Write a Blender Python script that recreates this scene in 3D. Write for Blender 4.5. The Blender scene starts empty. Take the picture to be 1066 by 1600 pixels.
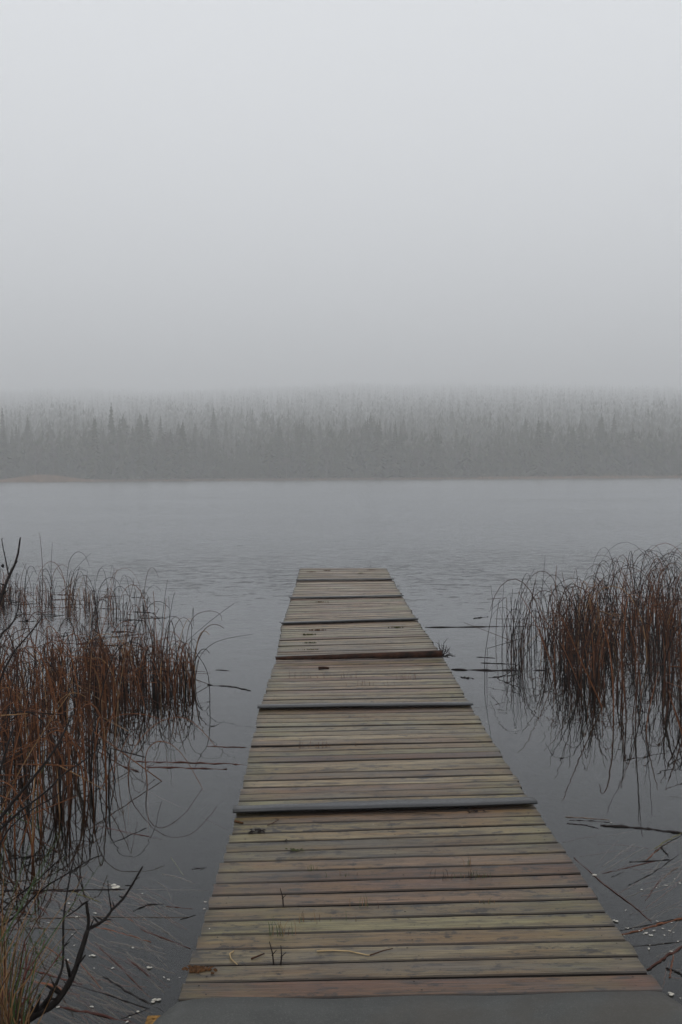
import bpy, math, random
import numpy as np
from mathutils import Vector, Matrix, Euler

random.seed(11)
rng = np.random.default_rng(5)
S = bpy.context.scene
COL = S.collection
R = math.radians

# ------------------------------------------------------------------ camera
F = 1710.0                 # focal length in photograph pixels (1066 x 1600)
CAMZ = 1.9                 # eye above the water; the deck lies 0.30 above it
DECK = 0.30
PITCH = -math.atan(59 / F)
ROLL = R(0.35)
cam_d = bpy.data.cameras.new('camera')
cam = bpy.data.objects.new('camera', cam_d)
COL.objects.link(cam)
cam_d.sensor_fit = 'VERTICAL'
cam_d.sensor_height = 36
cam_d.sensor_width = 24
cam_d.lens = F * 36 / 1600
cam_d.clip_start = 0.05
cam_d.clip_end = 9000
CM = Matrix.Rotation(math.pi / 2 + PITCH, 3, 'X') @ Matrix.Rotation(-ROLL, 3, 'Z')
cam.matrix_world = Matrix.Translation((0, 0, CAMZ)) @ CM.to_4x4()
S.camera = cam

# ------------------------------------------------------------------ world, sun, exposure
W = bpy.data.worlds.new('World')
S.world = W
W.use_nodes = True
nt = W.node_tree
nt.nodes.clear()
out = nt.nodes.new('ShaderNodeOutputWorld')
bg = nt.nodes.new('ShaderNodeBackground')
sky = nt.nodes.new('ShaderNodeTexSky')
sky.sky_type = 'NISHITA'
sky.sun_disc = False
sky.sun_elevation = R(48)
sky.sun_rotation = R(200)
hs = nt.nodes.new('ShaderNodeHueSaturation')
hs.inputs['Saturation'].default_value = 0.12
mix = nt.nodes.new('ShaderNodeMix')
mix.data_type = 'RGBA'
mix.inputs[0].default_value = 0.94
OVERCAST = 9.95
mix.inputs[7].default_value = (OVERCAST * 0.955, OVERCAST * 0.98, OVERCAST * 1.015, 1)
nt.links.new(sky.outputs[0], hs.inputs['Color'])
nt.links.new(hs.outputs[0], mix.inputs[6])
nt.links.new(mix.outputs[2], bg.inputs[0])
bg.inputs[1].default_value = 0.1
nt.links.new(bg.outputs[0], out.inputs[0])

sun_d = bpy.data.lights.new('sun', 'SUN')
sun_d.energy = 0.6
sun_d.angle = R(40)
sun_d.color = (1, 0.97, 0.93)
sun = bpy.data.objects.new('sun', sun_d)
COL.objects.link(sun)
az = R(200)
d = Vector((math.sin(az) * math.cos(R(48)), math.cos(az) * math.cos(R(48)), math.sin(R(48))))
sun.rotation_euler = d.to_track_quat('Z', 'Y').to_euler()
sun.location = (0, -5, 30)

S.view_settings.view_transform = 'Standard'
S.view_settings.look = 'None'
S.view_settings.exposure = 0.0
S.view_settings.gamma = 1.0
S.view_settings.use_curve_mapping = False
S.render.engine = 'CYCLES'
cy = S.cycles
cy.max_bounces = 8
cy.diffuse_bounces = 3
cy.glossy_bounces = 4
cy.transmission_bounces = 4
cy.transparent_max_bounces = 24
cy.volume_bounces = 2
cy.use_denoising = True
HAZE_DENSITY = 0.00146

# ------------------------------------------------------------------ helpers
def ray(px, py):
    v = Vector((px - 533, -(py - 800), -F))
    return (CM @ v).normalized()

def P(px, py, z=0.0):
    """point of the level plane z seen at a photograph pixel"""
    v = ray(px, py)
    t = (z - CAMZ) / v.z
    return Vector((0, 0, CAMZ)) + v * t

def PY(px, py, y):
    """point at distance y along the view seen at a photograph pixel"""
    v = ray(px, py)
    return Vector((0, 0, CAMZ)) + v * (y / v.y)

def tag(o, label=None, cat=None, group=None, kind=None):
    if label: o['label'] = label
    if cat: o['category'] = cat
    if group: o['group'] = group
    if kind: o['kind'] = kind
    return o

class MB:
    def __init__(s):
        s.v, s.f, s.m, s.sm = [], [], [], []
    def add(s, verts, faces, mi=0):
        b = len(s.v)
        s.v.extend([tuple(p) for p in verts])
        s.f.extend([tuple(i + b for i in f) for f in faces])
        s.m.extend([mi] * len(faces))
    def tube(s, pts, r, sides=3, mi=0, cap=True):
        n = len(pts)
        pts = [Vector(p) for p in pts]
        rad = r if isinstance(r, (list, tuple)) else [r] * n
        b = len(s.v)
        ref = Vector((0.31, 0.17, 0.93)).normalized()
        for i in range(n):
            t = (pts[min(i + 1, n - 1)] - pts[max(i - 1, 0)])
            if t.length < 1e-9: t = Vector((0, 0, 1))
            t.normalize()
            u = t.cross(ref)
            if u.length < 0.05: u = t.cross(Vector((1, 0, 0)))
            u.normalize()
            w = t.cross(u)
            for k in range(sides):
                a = 2 * math.pi * k / sides
                s.v.append(tuple(pts[i] + (u * math.cos(a) + w * math.sin(a)) * rad[i]))
        fs = []
        for i in range(n - 1):
            for k in range(sides):
                k2 = (k + 1) % sides
                fs.append((b + i * sides + k, b + i * sides + k2, b + (i + 1) * sides + k2, b + (i + 1) * sides + k))
        if cap:
            fs.append(tuple(b + k for k in reversed(range(sides))))
            fs.append(tuple(b + (n - 1) * sides + k for k in range(sides)))
        s.f.extend(fs)
        s.m.extend([mi] * len(fs))
    def mesh(s, name, mats, smooth=False):
        me = bpy.data.meshes.new(name)
        me.from_pydata(s.v, [], s.f)
        for m in (mats if isinstance(mats, (list, tuple)) else [mats]):
            me.materials.append(m)
        me.polygons.foreach_set('material_index', s.m)
        if smooth:
            me.polygons.foreach_set('use_smooth', [True] * len(s.f))
        me.update()
        return me
    def build(s, name, mats, parent=None, smooth=False, loc=None):
        return link(name, s.mesh(name, mats, smooth), parent, loc)

def link(name, me, parent=None, loc=None):
    o = bpy.data.objects.new(name, me)
    COL.objects.link(o)
    if parent is not None: o.parent = parent
    if loc is not None: o.location = loc
    return o

def empty(name, loc):
    o = bpy.data.objects.new(name, None)
    o.empty_display_size = 0.2
    COL.objects.link(o)
    o.location = loc
    return o

# ------------------------------------------------------------------ materials
def newmat(name):
    m = bpy.data.materials.new(name)
    m.use_nodes = True
    n = m.node_tree.nodes
    return m, m.node_tree, n['Principled BSDF'], n['Material Output']

def node(t, kind, **kw):
    n = t.nodes.new(kind)
    for k, v in kw.items(): setattr(n, k, v)
    return n

def noise(t, vec, scale, detail=4, rough=0.55):
    n = node(t, 'ShaderNodeTexNoise')
    n.inputs['Scale'].default_value = scale
    n.inputs['Detail'].default_value = detail
    n.inputs['Roughness'].default_value = rough
    if vec is not None: t.links.new(vec, n.inputs['Vector'])
    return n.outputs[0]

def ramp(t, fac, stops):
    n = node(t, 'ShaderNodeValToRGB')
    while len(n.color_ramp.elements) < len(stops): n.color_ramp.elements.new(0.5)
    for e, (p, c) in zip(n.color_ramp.elements, stops):
        e.position = p
        e.color = (c, c, c, 1) if isinstance(c, (int, float)) else (*c, 1)
    t.links.new(fac, n.inputs[0])
    return n.outputs[0]

def mixc(t, fac, a, b, mode='MIX'):
    n = node(t, 'ShaderNodeMix', data_type='RGBA', blend_type=mode)
    for s, v in ((0, fac), (6, a), (7, b)):
        if isinstance(v, (int, float)): n.inputs[s].default_value = v
        elif isinstance(v, (tuple, list)): n.inputs[s].default_value = (*v, 1)
        else: t.links.new(v, n.inputs[s])
    return n.outputs[2]

def math_(t, op, a, b=None, clamp=False):
    n = node(t, 'ShaderNodeMath', operation=op, use_clamp=clamp)
    for i, v in enumerate((a, b)):
        if v is None: continue
        if isinstance(v, (int, float)): n.inputs[i].default_value = v
        else: t.links.new(v, n.inputs[i])
    return n.outputs[0]

def plainmat(name, col, rough=0.8, var=0.25, scale=20, spec=0.2, bump=0.0):
    m, t, b, o = newmat(name)
    tc = node(t, 'ShaderNodeTexCoord')
    f = noise(t, tc.outputs['Object'], scale, 4)
    lo = tuple(c * (1 - var) for c in col)
    hi = tuple(c * (1 + var) for c in col)
    c = ramp(t, f, [(0.3, lo), (0.7, hi)])
    t.links.new(c, b.inputs['Base Color'])
    b.inputs['Roughness'].default_value = rough
    b.inputs['Specular IOR Level'].default_value = spec
    if bump:
        bn = node(t, 'ShaderNodeBump')
        bn.inputs['Distance'].default_value = bump
        t.links.new(f, bn.inputs['Height'])
        t.links.new(bn.outputs[0], b.inputs['Normal'])
    return m

def wood_mat():
    m, t, b, o = newmat('weathered wet wood')
    tc = node(t, 'ShaderNodeTexCoord')
    oi = node(t, 'ShaderNodeObjectInfo')
    geo = node(t, 'ShaderNodeNewGeometry')
    comb = node(t, 'ShaderNodeCombineXYZ')
    t.links.new(math_(t, 'MULTIPLY', oi.outputs['Random'], 37.0), comb.inputs[0])
    t.links.new(math_(t, 'MULTIPLY', oi.outputs['Random'], 91.0), comb.inputs[1])
    add = node(t, 'ShaderNodeVectorMath', operation='ADD')
    t.links.new(tc.outputs['Object'], add.inputs[0])
    t.links.new(comb.outputs[0], add.inputs[1])
    def stretched(sx, sy, sz=1.0):
        mp = node(t, 'ShaderNodeMapping')
        mp.inputs['Scale'].default_value = (sx, sy, sz)
        t.links.new(add.outputs[0], mp.inputs[0])
        return mp.outputs[0]
    grain = noise(t, stretched(3.0, 11, 20), 1.0, 6, 0.65)
    fine = noise(t, stretched(8, 25, 40), 1.0, 5, 0.7)
    stain = noise(t, stretched(3.4, 1.9, 6), 1.0, 5, 0.65)
    blot = noise(t, stretched(13, 3.2, 8), 1.0, 4, 0.6)
    fleck = noise(t, stretched(42, 9, 8), 1.0, 3, 0.6)
    big = noise(t, stretched(2.6, 0.8, 1), 1.0, 4, 0.6)
    # base from the board's own colour
    g = ramp(t, grain, [(0.36, 0.58), (0.5, 1.0), (0.62, 1.30)])
    c = mixc(t, 1.0, oi.outputs['Color'], g, 'MULTIPLY')
    c = mixc(t, 1.0, c, ramp(t, fine, [(0.36, 0.45), (0.48, 0.95), (0.62, 1.28)]), 'MULTIPLY')
    # warm patches
    c = mixc(t, ramp(t, big, [(0.45, 0.0), (0.62, 0.55)]), c, (0.150, 0.088, 0.042))
    # algae, strongest at the ends of the boards
    ends = math_(t, 'ABSOLUTE', node_x(t, tc))
    endm = ramp(t, ends, [(0.25, 0.0), (0.5, 1.0)])
    alg = math_(t, 'MULTIPLY', math_(t, 'ADD', math_(t, 'MULTIPLY', endm, 0.70), 0.13), ramp(t, noise(t, geo.outputs['Position'], 2.6, 5, 0.6), [(0.38, 0.0), (0.66, 1.0)]))
    c = mixc(t, alg, c, (0.130, 0.125, 0.052))
    # dark rot stains and blots
    c = mixc(t, ramp(t, stain, [(0.50, 0.0), (0.64, 0.70)]), c, (0.030, 0.024, 0.019))
    c = mixc(t, ramp(t, blot, [(0.57, 0.0), (0.66, 0.75)]), c, (0.022, 0.020, 0.020))
    mark = noise(t, stretched(17, 1.9, 3), 1.0, 7, 0.72)
    zone = noise(t, stretched(2.2, 0.7, 1), 1.0, 2, 0.5)
    mk = math_(t, 'ADD', mark, math_(t, 'MULTIPLY', math_(t, 'SUBTRACT', zone, 0.5), 0.35))
    c = mixc(t, ramp(t, mk, [(0.565, 0.0), (0.63, 0.85)]), c, (0.014, 0.012, 0.012))
    c = mixc(t, ramp(t, fleck, [(0.63, 0.0), (0.68, 0.85)]), c, (0.016, 0.013, 0.012))
    # soaked, rotting edges along the gaps
    ey = math_(t, 'ADD', math_(t, 'ABSOLUTE', node_x(t, tc, 1)), math_(t, 'MULTIPLY', math_(t, 'SUBTRACT', noise(t, stretched(9, 1.5, 1), 1.0, 4, 0.6), 0.5), 0.16))
    c = mixc(t, ramp(t, ey, [(0.42, 0.0), (0.475, 0.80)]), c, (0.022, 0.015, 0.011))
    ex = math_(t, 'ADD', ends, math_(t, 'MULTIPLY', math_(t, 'SUBTRACT', noise(t, stretched(5, 5, 1), 1.0, 4, 0.6), 0.5), 0.10))
    c = mixc(t, ramp(t, ex, [(0.47, 0.0), (0.505, 0.6)]), c, (0.030, 0.022, 0.015))
    # knots
    vo = node(t, 'ShaderNodeTexVoronoi')
    vo.inputs['Scale'].default_value = 1.0
    t.links.new(stretched(4.2, 1.5, 2), vo.inputs['Vector'])
    c = mixc(t, ramp(t, vo.outputs['Distance'], [(0.06, 0.85), (0.15, 0.0)]), c, (0.028, 0.019, 0.014))
    # bluish stains
    c = mixc(t, ramp(t, noise(t, stretched(2.4, 1.2, 2), 1.0, 4), [(0.5, 0.0), (0.68, 0.38)]), c, (0.072, 0.074, 0.080))
    gm = node(t, 'ShaderNodeGamma')
    gm.inputs[1].default_value = 1.12
    t.links.new(c, gm.inputs[0])
    c = mixc(t, 1.0, gm.outputs[0], (1.22, 1.20, 1.16), 'MULTIPLY')
    t.links.new(c, b.inputs['Base Color'])
    t.links.new(ramp(t, big, [(0.3, 0.36), (0.7, 0.52)]), b.inputs['Roughness'])
    b.inputs['Specular IOR Level'].default_value = 0.34
    bn = node(t, 'ShaderNodeBump')
    bn.inputs['Distance'].default_value = 0.0035
    bn.inputs['Strength'].default_value = 0.8
    t.links.new(math_(t, 'ADD', grain, math_(t, 'MULTIPLY', fine, 0.5)), bn.inputs['Height'])
    t.links.new(bn.outputs[0], b.inputs['Normal'])
    return m

def node_x(t, tc, k=0):
    s = node(t, 'ShaderNodeSeparateXYZ')
    t.links.new(tc.outputs['Object'], s.inputs[0])
    return s.outputs[k]

def rubber_mat(name, col, rough, bump=0.002, wear=1.0):
    m, t, b, o = newmat(name)
    tc = node(t, 'ShaderNodeTexCoord')
    n1 = noise(t, tc.outputs['Object'], 6, 6, 0.65)
    n2 = noise(t, tc.outputs['Object'], 55, 5, 0.7)
    n3 = noise(t, tc.outputs['Object'], 260, 3, 0.6)
    c = ramp(t, n1, [(0.3, tuple(x * 0.72 for x in col)), (0.7, tuple(x * 1.3 for x in col))])
    c = mixc(t, ramp(t, n2, [(0.52, 0.0), (0.66, 0.45 * wear)]), c, (0.085, 0.085, 0.078))
    c = mixc(t, ramp(t, n3, [(0.57, 0.0), (0.65, 0.5 * wear)]), c, (0.13, 0.13, 0.12))
    n4 = noise(t, tc.outputs['Object'], 2.3, 4, 0.6)
    c = mixc(t, ramp(t, n4, [(0.5, 0.0), (0.62, 0.5 * wear)]), c, (0.045, 0.036, 0.026))
    t.links.new(c, b.inputs['Base Color'])
    t.links.new(ramp(t, n2, [(0.3, rough - 0.08), (0.7, rough + 0.1)]), b.inputs['Roughness'])
    bn = node(t, 'ShaderNodeBump')
    bn.inputs['Distance'].default_value = bump
    t.links.new(n2, bn.inputs['Height'])
    t.links.new(bn.outputs[0], b.inputs['Normal'])
    return m

def water_mat():
    m, t, b, o = newmat('lake water')
    t.nodes.remove(b)
    geo = node(t, 'ShaderNodeNewGeometry')
    sep = node(t, 'ShaderNodeSeparateXYZ')
    t.links.new(geo.outputs['Position'], sep.inputs[0])
    def sc(x, y):
        mp = node(t, 'ShaderNodeMapping')
        mp.inputs['Scale'].default_value = (x, y, 1)
        mp.inputs['Rotation'].default_value = (0, 0, R(8))
        t.links.new(geo.outputs['Position'], mp.inputs[0])
        return mp.outputs[0]
    # sheltered shore water is almost flat, the open lake is ruffled by the wind
    mr = node(t, 'ShaderNodeMapRange', interpolation_type='SMOOTHSTEP')
    mr.inputs['From Min'].default_value = 7.0
    mr.inputs['From Max'].default_value = 30.0
    patch = noise(t, sc(0.10, 0.22), 1.0, 3)
    yy = math_(t, 'ADD', sep.outputs[1], math_(t, 'MULTIPLY', math_(t, 'SUBTRACT', patch, 0.5), 14.0))
    t.links.new(yy, mr.inputs['Value'])
    wind = mr.outputs[0]
    def slopes(vec, detail):
        n = node(t, 'ShaderNodeTexNoise')
        n.inputs['Scale'].default_value = 1.0
        n.inputs['Detail'].default_value = detail
        t.links.new(vec, n.inputs['Vector'])
        v = node(t, 'ShaderNodeVectorMath', operation='SUBTRACT')
        t.links.new(n.outputs['Color'], v.inputs[0])
        v.inputs[1].default_value = (0.5, 0.5, 0.5)
        return v.outputs[0]
    def vscale(v, f):
        n = node(t, 'ShaderNodeVectorMath', operation='SCALE')
        t.links.new(v, n.inputs[0])
        if isinstance(f, (int, float)): n.inputs['Scale'].default_value = f
        else: t.links.new(f, n.inputs['Scale'])
        return n.outputs[0]
    def vadd(a_, b_):
        n = node(t, 'ShaderNodeVectorMath', operation='ADD')
        t.links.new(a_, n.inputs[0]); t.links.new(b_, n.inputs[1])
        return n.outputs[0]
    gust = ramp(t, noise(t, sc(0.03, 0.09), 1.0, 3), [(0.3, 0.7), (0.7, 1.15)])
    w1, w2, w3 = slopes(sc(3.2, 6.5), 2), slopes(sc(9, 15), 3), slopes(sc(7, 8), 2)
    amp = math_(t, 'MULTIPLY', gust, wind)
    tilt = vadd(vscale(w1, math_(t, 'ADD', math_(t, 'MULTIPLY', amp, 0.50), 0.006)), vscale(w2, math_(t, 'MULTIPLY', amp, 0.42)))
    tilt = vadd(tilt, vscale(w3, 0.020))
    flat = node(t, 'ShaderNodeVectorMath', operation='MULTIPLY')
    t.links.new(tilt, flat.inputs[0])
    flat.inputs[1].default_value = (1, 1, 0)
    up = node(t, 'ShaderNodeVectorMath', operation='ADD')
    t.links.new(flat.outputs[0], up.inputs[0])
    up.inputs[1].default_value = (0, 0, 1)
    bn = node(t, 'ShaderNodeVectorMath', operation='NORMALIZE')
    t.links.new(up.outputs[0], bn.inputs[0])
    fr = node(t, 'ShaderNodeFresnel')
    fr.inputs['IOR'].default_value = 1.30
    t.links.new(bn.outputs[0], fr.inputs['Normal'])
    gl = node(t, 'ShaderNodeBsdfGlossy')
    gl.inputs['Color'].default_value = (0.95, 0.965, 0.99, 1)
    t.links.new(math_(t, 'ADD', math_(t, 'MULTIPLY', wind, 0.14), 0.008), gl.inputs['Roughness'])
    t.links.new(bn.outputs[0], gl.inputs['Normal'])
    tr = node(t, 'ShaderNodeBsdfTransparent')
    tr.inputs['Color'].default_value = (0.68, 0.68, 0.62, 1)
    ms = node(t, 'ShaderNodeMixShader')
    t.links.new(fr.outputs[0], ms.inputs[0])
    t.links.new(tr.outputs[0], ms.inputs[1])
    t.links.new(gl.outputs[0], ms.inputs[2])
    t.links.new(ms.outputs[0], o.inputs['Surface'])
    return m

M_wood = wood_mat()
M_under = plainmat('dark wet timber and gap shade', (0.012, 0.009, 0.007), 0.9, 0.4, 12)
M_nail = plainmat('rusty nail', (0.010, 0.008, 0.008), 0.6, 0.3, 50)
M_flap = rubber_mat('grey rubber strip', (0.020, 0.0212, 0.024), 0.38, 0.0004, 0.3)
M_mat = rubber_mat('worn black rubber sheet', (0.035, 0.036, 0.033), 0.7)
M_water = water_mat()
M_bed = plainmat('dark lake mud', (0.018, 0.016, 0.013), 0.9, 0.4, 3)
M_bank = plainmat('wet peaty bank', (0.010, 0.009, 0.007), 0.9, 0.5, 9, bump=0.02)
M_floor = plainmat('forest floor', (0.024, 0.022, 0.013), 0.95, 0.4, 0.08)
M_reed = [plainmat('reed dark', (0.011, 0.007, 0.006), 0.8, 0.3, 9),
          plainmat('reed brown', (0.050, 0.020, 0.010), 0.8, 0.3, 9),
          plainmat('reed rust', (0.128, 0.047, 0.017), 0.8, 0.3, 9),
          plainmat('reed straw', (0.205, 0.115, 0.052), 0.8, 0.3, 9),
          plainmat('reed green', (0.040, 0.058, 0.016), 0.8, 0.3, 9)]
M_straw = plainmat('pale straw', (0.34, 0.25, 0.135), 0.8, 0.2, 20)
M_float = [plainmat('sodden reed dark', (0.012, 0.008, 0.007), 0.6, 0.4, 12),
           plainmat('sodden reed red', (0.060, 0.021, 0.014), 0.6, 0.4, 12),
           plainmat('sodden reed orange', (0.125, 0.047, 0.022), 0.6, 0.4, 12),
           plainmat('sodden reed grey', (0.125, 0.090, 0.068), 0.6, 0.4, 12),
           plainmat('sodden reed olive', (0.11, 0.10, 0.03), 0.6, 0.3, 12)]
M_bark = plainmat('dark wet bark', (0.009, 0.006, 0.005), 0.8, 0.45, 60, bump=0.002)
M_redstem = plainmat('red stem', (0.075, 0.022, 0.015), 0.5, 0.3, 30)
M_leaf = plainmat('young leaf', (0.045, 0.072, 0.022), 0.5, 0.3, 40)
M_foam = plainmat('white foam', (0.50, 0.47, 0.41), 0.85, 0.12, 60)
M_moss = plainmat('moss', (0.042, 0.048, 0.016), 0.9, 0.5, 80)
M_rustmoss = plainmat('rusty lichen', (0.062, 0.028, 0.010), 0.9, 0.5, 80)
M_log = plainmat('sodden brown log', (0.026, 0.010, 0.005), 0.7, 0.85, 14, spec=0.12, bump=0.004)
M_bracket = plainmat('yellow rusty steel', (0.20, 0.105, 0.025), 0.7, 0.6, 70)
M_needle = plainmat('spruce needles', (0.042, 0.042, 0.014), 0.9, 0.35, 0.6)
M_trunk = plainmat('conifer bark', (0.050, 0.042, 0.034), 0.9, 0.3, 2)
M_bare = plainmat('bare birch twigs', (0.075, 0.058, 0.046), 0.9, 0.3, 1)
M_birchbark = plainmat('birch bark', (0.11, 0.10, 0.09), 0.8, 0.5, 3)
M_dry = plainmat('dry shore reeds', (0.23, 0.135, 0.072), 0.9, 0.3, 0.4)

# ------------------------------------------------------------------ the setting
def grid(name, xs, ys, zf, mat, smooth=True):
    v = [(x, y, zf(x, y)) for y in ys for x in xs]
    n = len(xs)
    f = [(j * n + i, j * n + i + 1, (j + 1) * n + i + 1, (j + 1) * n + i) for j in range(len(ys) - 1) for i in range(n - 1)]
    mb = MB(); mb.add(v, f)
    return tag(mb.build(name, mat, smooth=smooth), kind='structure')

SHORE = 361.0
def wob(x, a, b, c): return math.sin(x * a + b) * c
def bed_z(x, y):
    e = 3.35 + 0.12 * math.sin(x * 2.1) + 0.07 * math.sin(x * 5.3 + 1)
    if x < -0.95: e += min(0.45, (-0.95 - x) * 0.5)
    t = e - y
    if t > 0:
        return min(0.14 + 0.02 * t, t * 0.22) + 0.012 * math.sin(x * 11 + y * 7)
    return max(-1.5, t * 0.42)
xs = sorted(set([-1500, -260, -120, -60, -30, -16, -10] + [i * 0.25 for i in range(-28, 29)] + [10, 16, 30, 60, 120, 260, 1500]))
ys = sorted(set([-40, -20, -10, -6] + [i * 0.25 for i in range(-16, 29)] + [9, 13, 20, 40, 90, 180, 270, 355]))
grid('lake_bed', xs, ys, bed_z, M_bank)

mb = MB()
mb.add([(-1500, -60, 0), (1500, -60, 0), (1500, 372, 0), (-1500, 372, 0)], [(0, 1, 2, 3)])
tag(mb.build('lake_water', M_water), kind='structure')

HD = [361, 386, 430, 500, 650, 800, 1200, 1800, 2400]
HH = [0, 1, 5, 12.5, 26.5, 39, 75, 130, 188]
def hill_z(x, y):
    d_ = y - SHORE
    if d_ < 0: return max(-2.0, d_ * 0.25)
    base = 0.35 * min(1, d_ / 3) + float(np.interp(y, HD, HH))
    base += (wob(x, 0.011, 0.4, 1) + wob(x, 0.027, 2.0, 0.6) + wob(x, 0.006, 1.0, 0.8)) * min(d_, 900) * 0.0016
    base += (wob(x, 0.0052, 0.9, 1) + wob(x, 0.0131, 2.7, 0.55) + wob(x, 0.031, 0.3, 0.3)) * max(0, d_ - 350) * 0.0028
    return base
xs = [i * 50.0 for i in range(-42, 43)]
ys = [340, 355, 359, 361, 362, 364, 368, 376, 390, 410] + [430 + 50 * i for i in range(0, 40)]
grid('hillside', xs, ys, hill_z, M_floor)

# haze: one closed box of even, pale air
HT = 225.0
mb = MB()
bx = [(-2300, -80, -6), (2300, -80, -6), (2300, 2500, -6), (-2300, 2500, -6),
      (-2300, -80, HT), (2300, -80, HT), (2300, 2500, HT), (-2300, 2500, HT)]
mb.add(bx, [(3, 2, 1, 0), (4, 5, 6, 7), (0, 1, 5, 4), (1, 2, 6, 5), (2, 3, 7, 6), (3, 0, 4, 7)])
M_haze = bpy.data.materials.new('haze air')
M_haze.use_nodes = True
t = M_haze.node_tree
t.nodes.clear()
ho = node(t, 'ShaderNodeOutputMaterial')
pv = node(t, 'ShaderNodeVolumePrincipled')
pv.inputs['Color'].default_value = (0.978, 0.986, 0.996, 1)
pv.inputs['Density'].default_value = HAZE_DENSITY
pv.inputs['Anisotropy'].default_value = 0.1
t.links.new(pv.outputs[0], ho.inputs['Volume'])
tag(mb.build('haze', M_haze), kind='stuff')

# ------------------------------------------------------------------ far forest
def spruce_crown(h, rad, seed, levels, per, sparse=0.0, low=0.08, simple=False):
    rr = random.Random(seed)
    mb = MB()
    for i in range(levels):
        f = i / (levels - 1)
        z = h * (low + (1 - low) * f)
        L = rad * (1 - f) ** 0.85 + 0.12
        for k in range(per):
            if rr.random() < sparse: continue
            a = 2 * math.pi * (k + rr.random() * 0.8) / per + i * 1.3
            l = L * rr.uniform(0.6, 1.15)
            dr = l * rr.uniform(0.25, 0.55)
            w = l * rr.uniform(0.20, 0.34)
            ca, sa = math.cos(a), math.sin(a)
            th = h / levels * 0.8
            zz = z + rr.uniform(-0.3, 0.3) * h / levels
            mid = (ca * l * 0.55, sa * l * 0.55)
            mb.add([(0, 0, zz + th * 0.6), (mid[0] - sa * w, mid[1] + ca * w, zz - dr * 0.5),
                    (ca * l, sa * l, zz - dr), (mid[0] + sa * w, mid[1] - ca * w, zz - dr * 0.5),
                    (mid[0], mid[1], zz - dr * 0.25 + 0.15), (mid[0] * 0.6, mid[1] * 0.6, zz - dr * 0.5 - th * 0.5)],
                   [(0, 1, 4), (1, 2, 4), (2, 3, 4), (3, 0, 4)] + ([] if simple else [(0, 3, 5), (3, 2, 5), (2, 1, 5), (1, 0, 5)]))
    return mb

def trunk_mb(h, r):
    mb = MB()
    mb.tube([(0, 0, -0.8), (0.05, 0, h * 0.3), (-0.04, 0.05, h * 0.7), (0, 0, h * 0.98)], [r, r * 0.8, r * 0.45, 0.03], 6)
    return mb

def bare_crown(h, seed):
    rr = random.Random(seed)
    mb = MB()
    for i in range(34):
        z0 = h * rr.uniform(0.25, 0.85)
        a = rr.random() * 6.28
        l = (h - z0) * rr.uniform(0.25, 0.5) + 0.5
        p = Vector((0, 0, z0))
        e = p + Vector((math.cos(a) * l, math.sin(a) * l, l * rr.uniform(0.7, 1.5)))
        mb.tube([p, (p + e) / 2 + Vector((0, 0, -0.1)), e], [0.06, 0.04, 0.015], 3)
        for q in range(5):
            s = p.lerp(e, rr.uniform(0.35, 1))
            a2 = rr.random() * 6.28
            l2 = rr.uniform(0.5, 1.3)
            t2 = s + Vector((math.cos(a2) * l2 * 0.6, math.sin(a2) * l2 * 0.6, l2 * 0.5))
            mb.add([s, t2 + Vector((0.12, 0, 0)), t2 + Vector((-0.1, 0.1, -0.25))], [(0, 1, 2)])
    return mb

KINDS = []
for i, (h, rd) in enumerate([(15, 2.3), (12, 2.0), (17, 2.4), (10, 1.9)]):
    KINDS.append((h, spruce_crown(h, rd, 40 + i, 20, 8).mesh('crown', M_needle), trunk_mb(h, 0.17).mesh('trunk', M_trunk), 'spruce_tree',
                  'dark narrow spruce standing in fog along the far lake shore', 'spruces along the far shore', 'tree'))
KINDS.append((14, spruce_crown(14, 2.4, 60, 12, 7, 0.35, 0.5).mesh('crown', M_needle), trunk_mb(14, 0.2).mesh('trunk', M_trunk), 'pine_tree',
              'pine with a bare lower trunk standing in fog on the far lake shore', 'pines along the far shore', 'tree'))
KINDS.append((11, bare_crown(11, 71).mesh('crown', M_bare), trunk_mb(11, 0.12).mesh('trunk', M_birchbark), 'birch_tree',
              'leafless birch standing in fog on the far lake shore', 'bare birches along the far shore', 'tree'))

n_tree = 0
rt = random.Random(9)
for i in range(400):
    y = SHORE + 6 + 80 * rt.random() ** 1.5
    x = rt.uniform(-0.345, 0.345) * y
    k = rt.choices(range(6), [4, 4, 3.4, 3, 3, 4])[0]
    h, cm, tm, nm, lab, grp, cat = KINDS[k]
    s = rt.uniform(0.62, 1.16) * (1 + 0.16 * math.sin(x * 0.083 + 1) + 0.12 * math.sin(x * 0.21))
    if -0.33 * y < x < -0.12 * y: s *= 1.12
    root = empty(nm, (x, y, hill_z(x, y)))
    root.scale = (s * rt.uniform(0.95, 1.5),) * 2 + (s,)
    root.rotation_euler = (0, 0, rt.random() * 6.28)
    tag(root, lab, cat, grp)
    link('crown', cm, root)
    link('trunk', tm, root)

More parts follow.
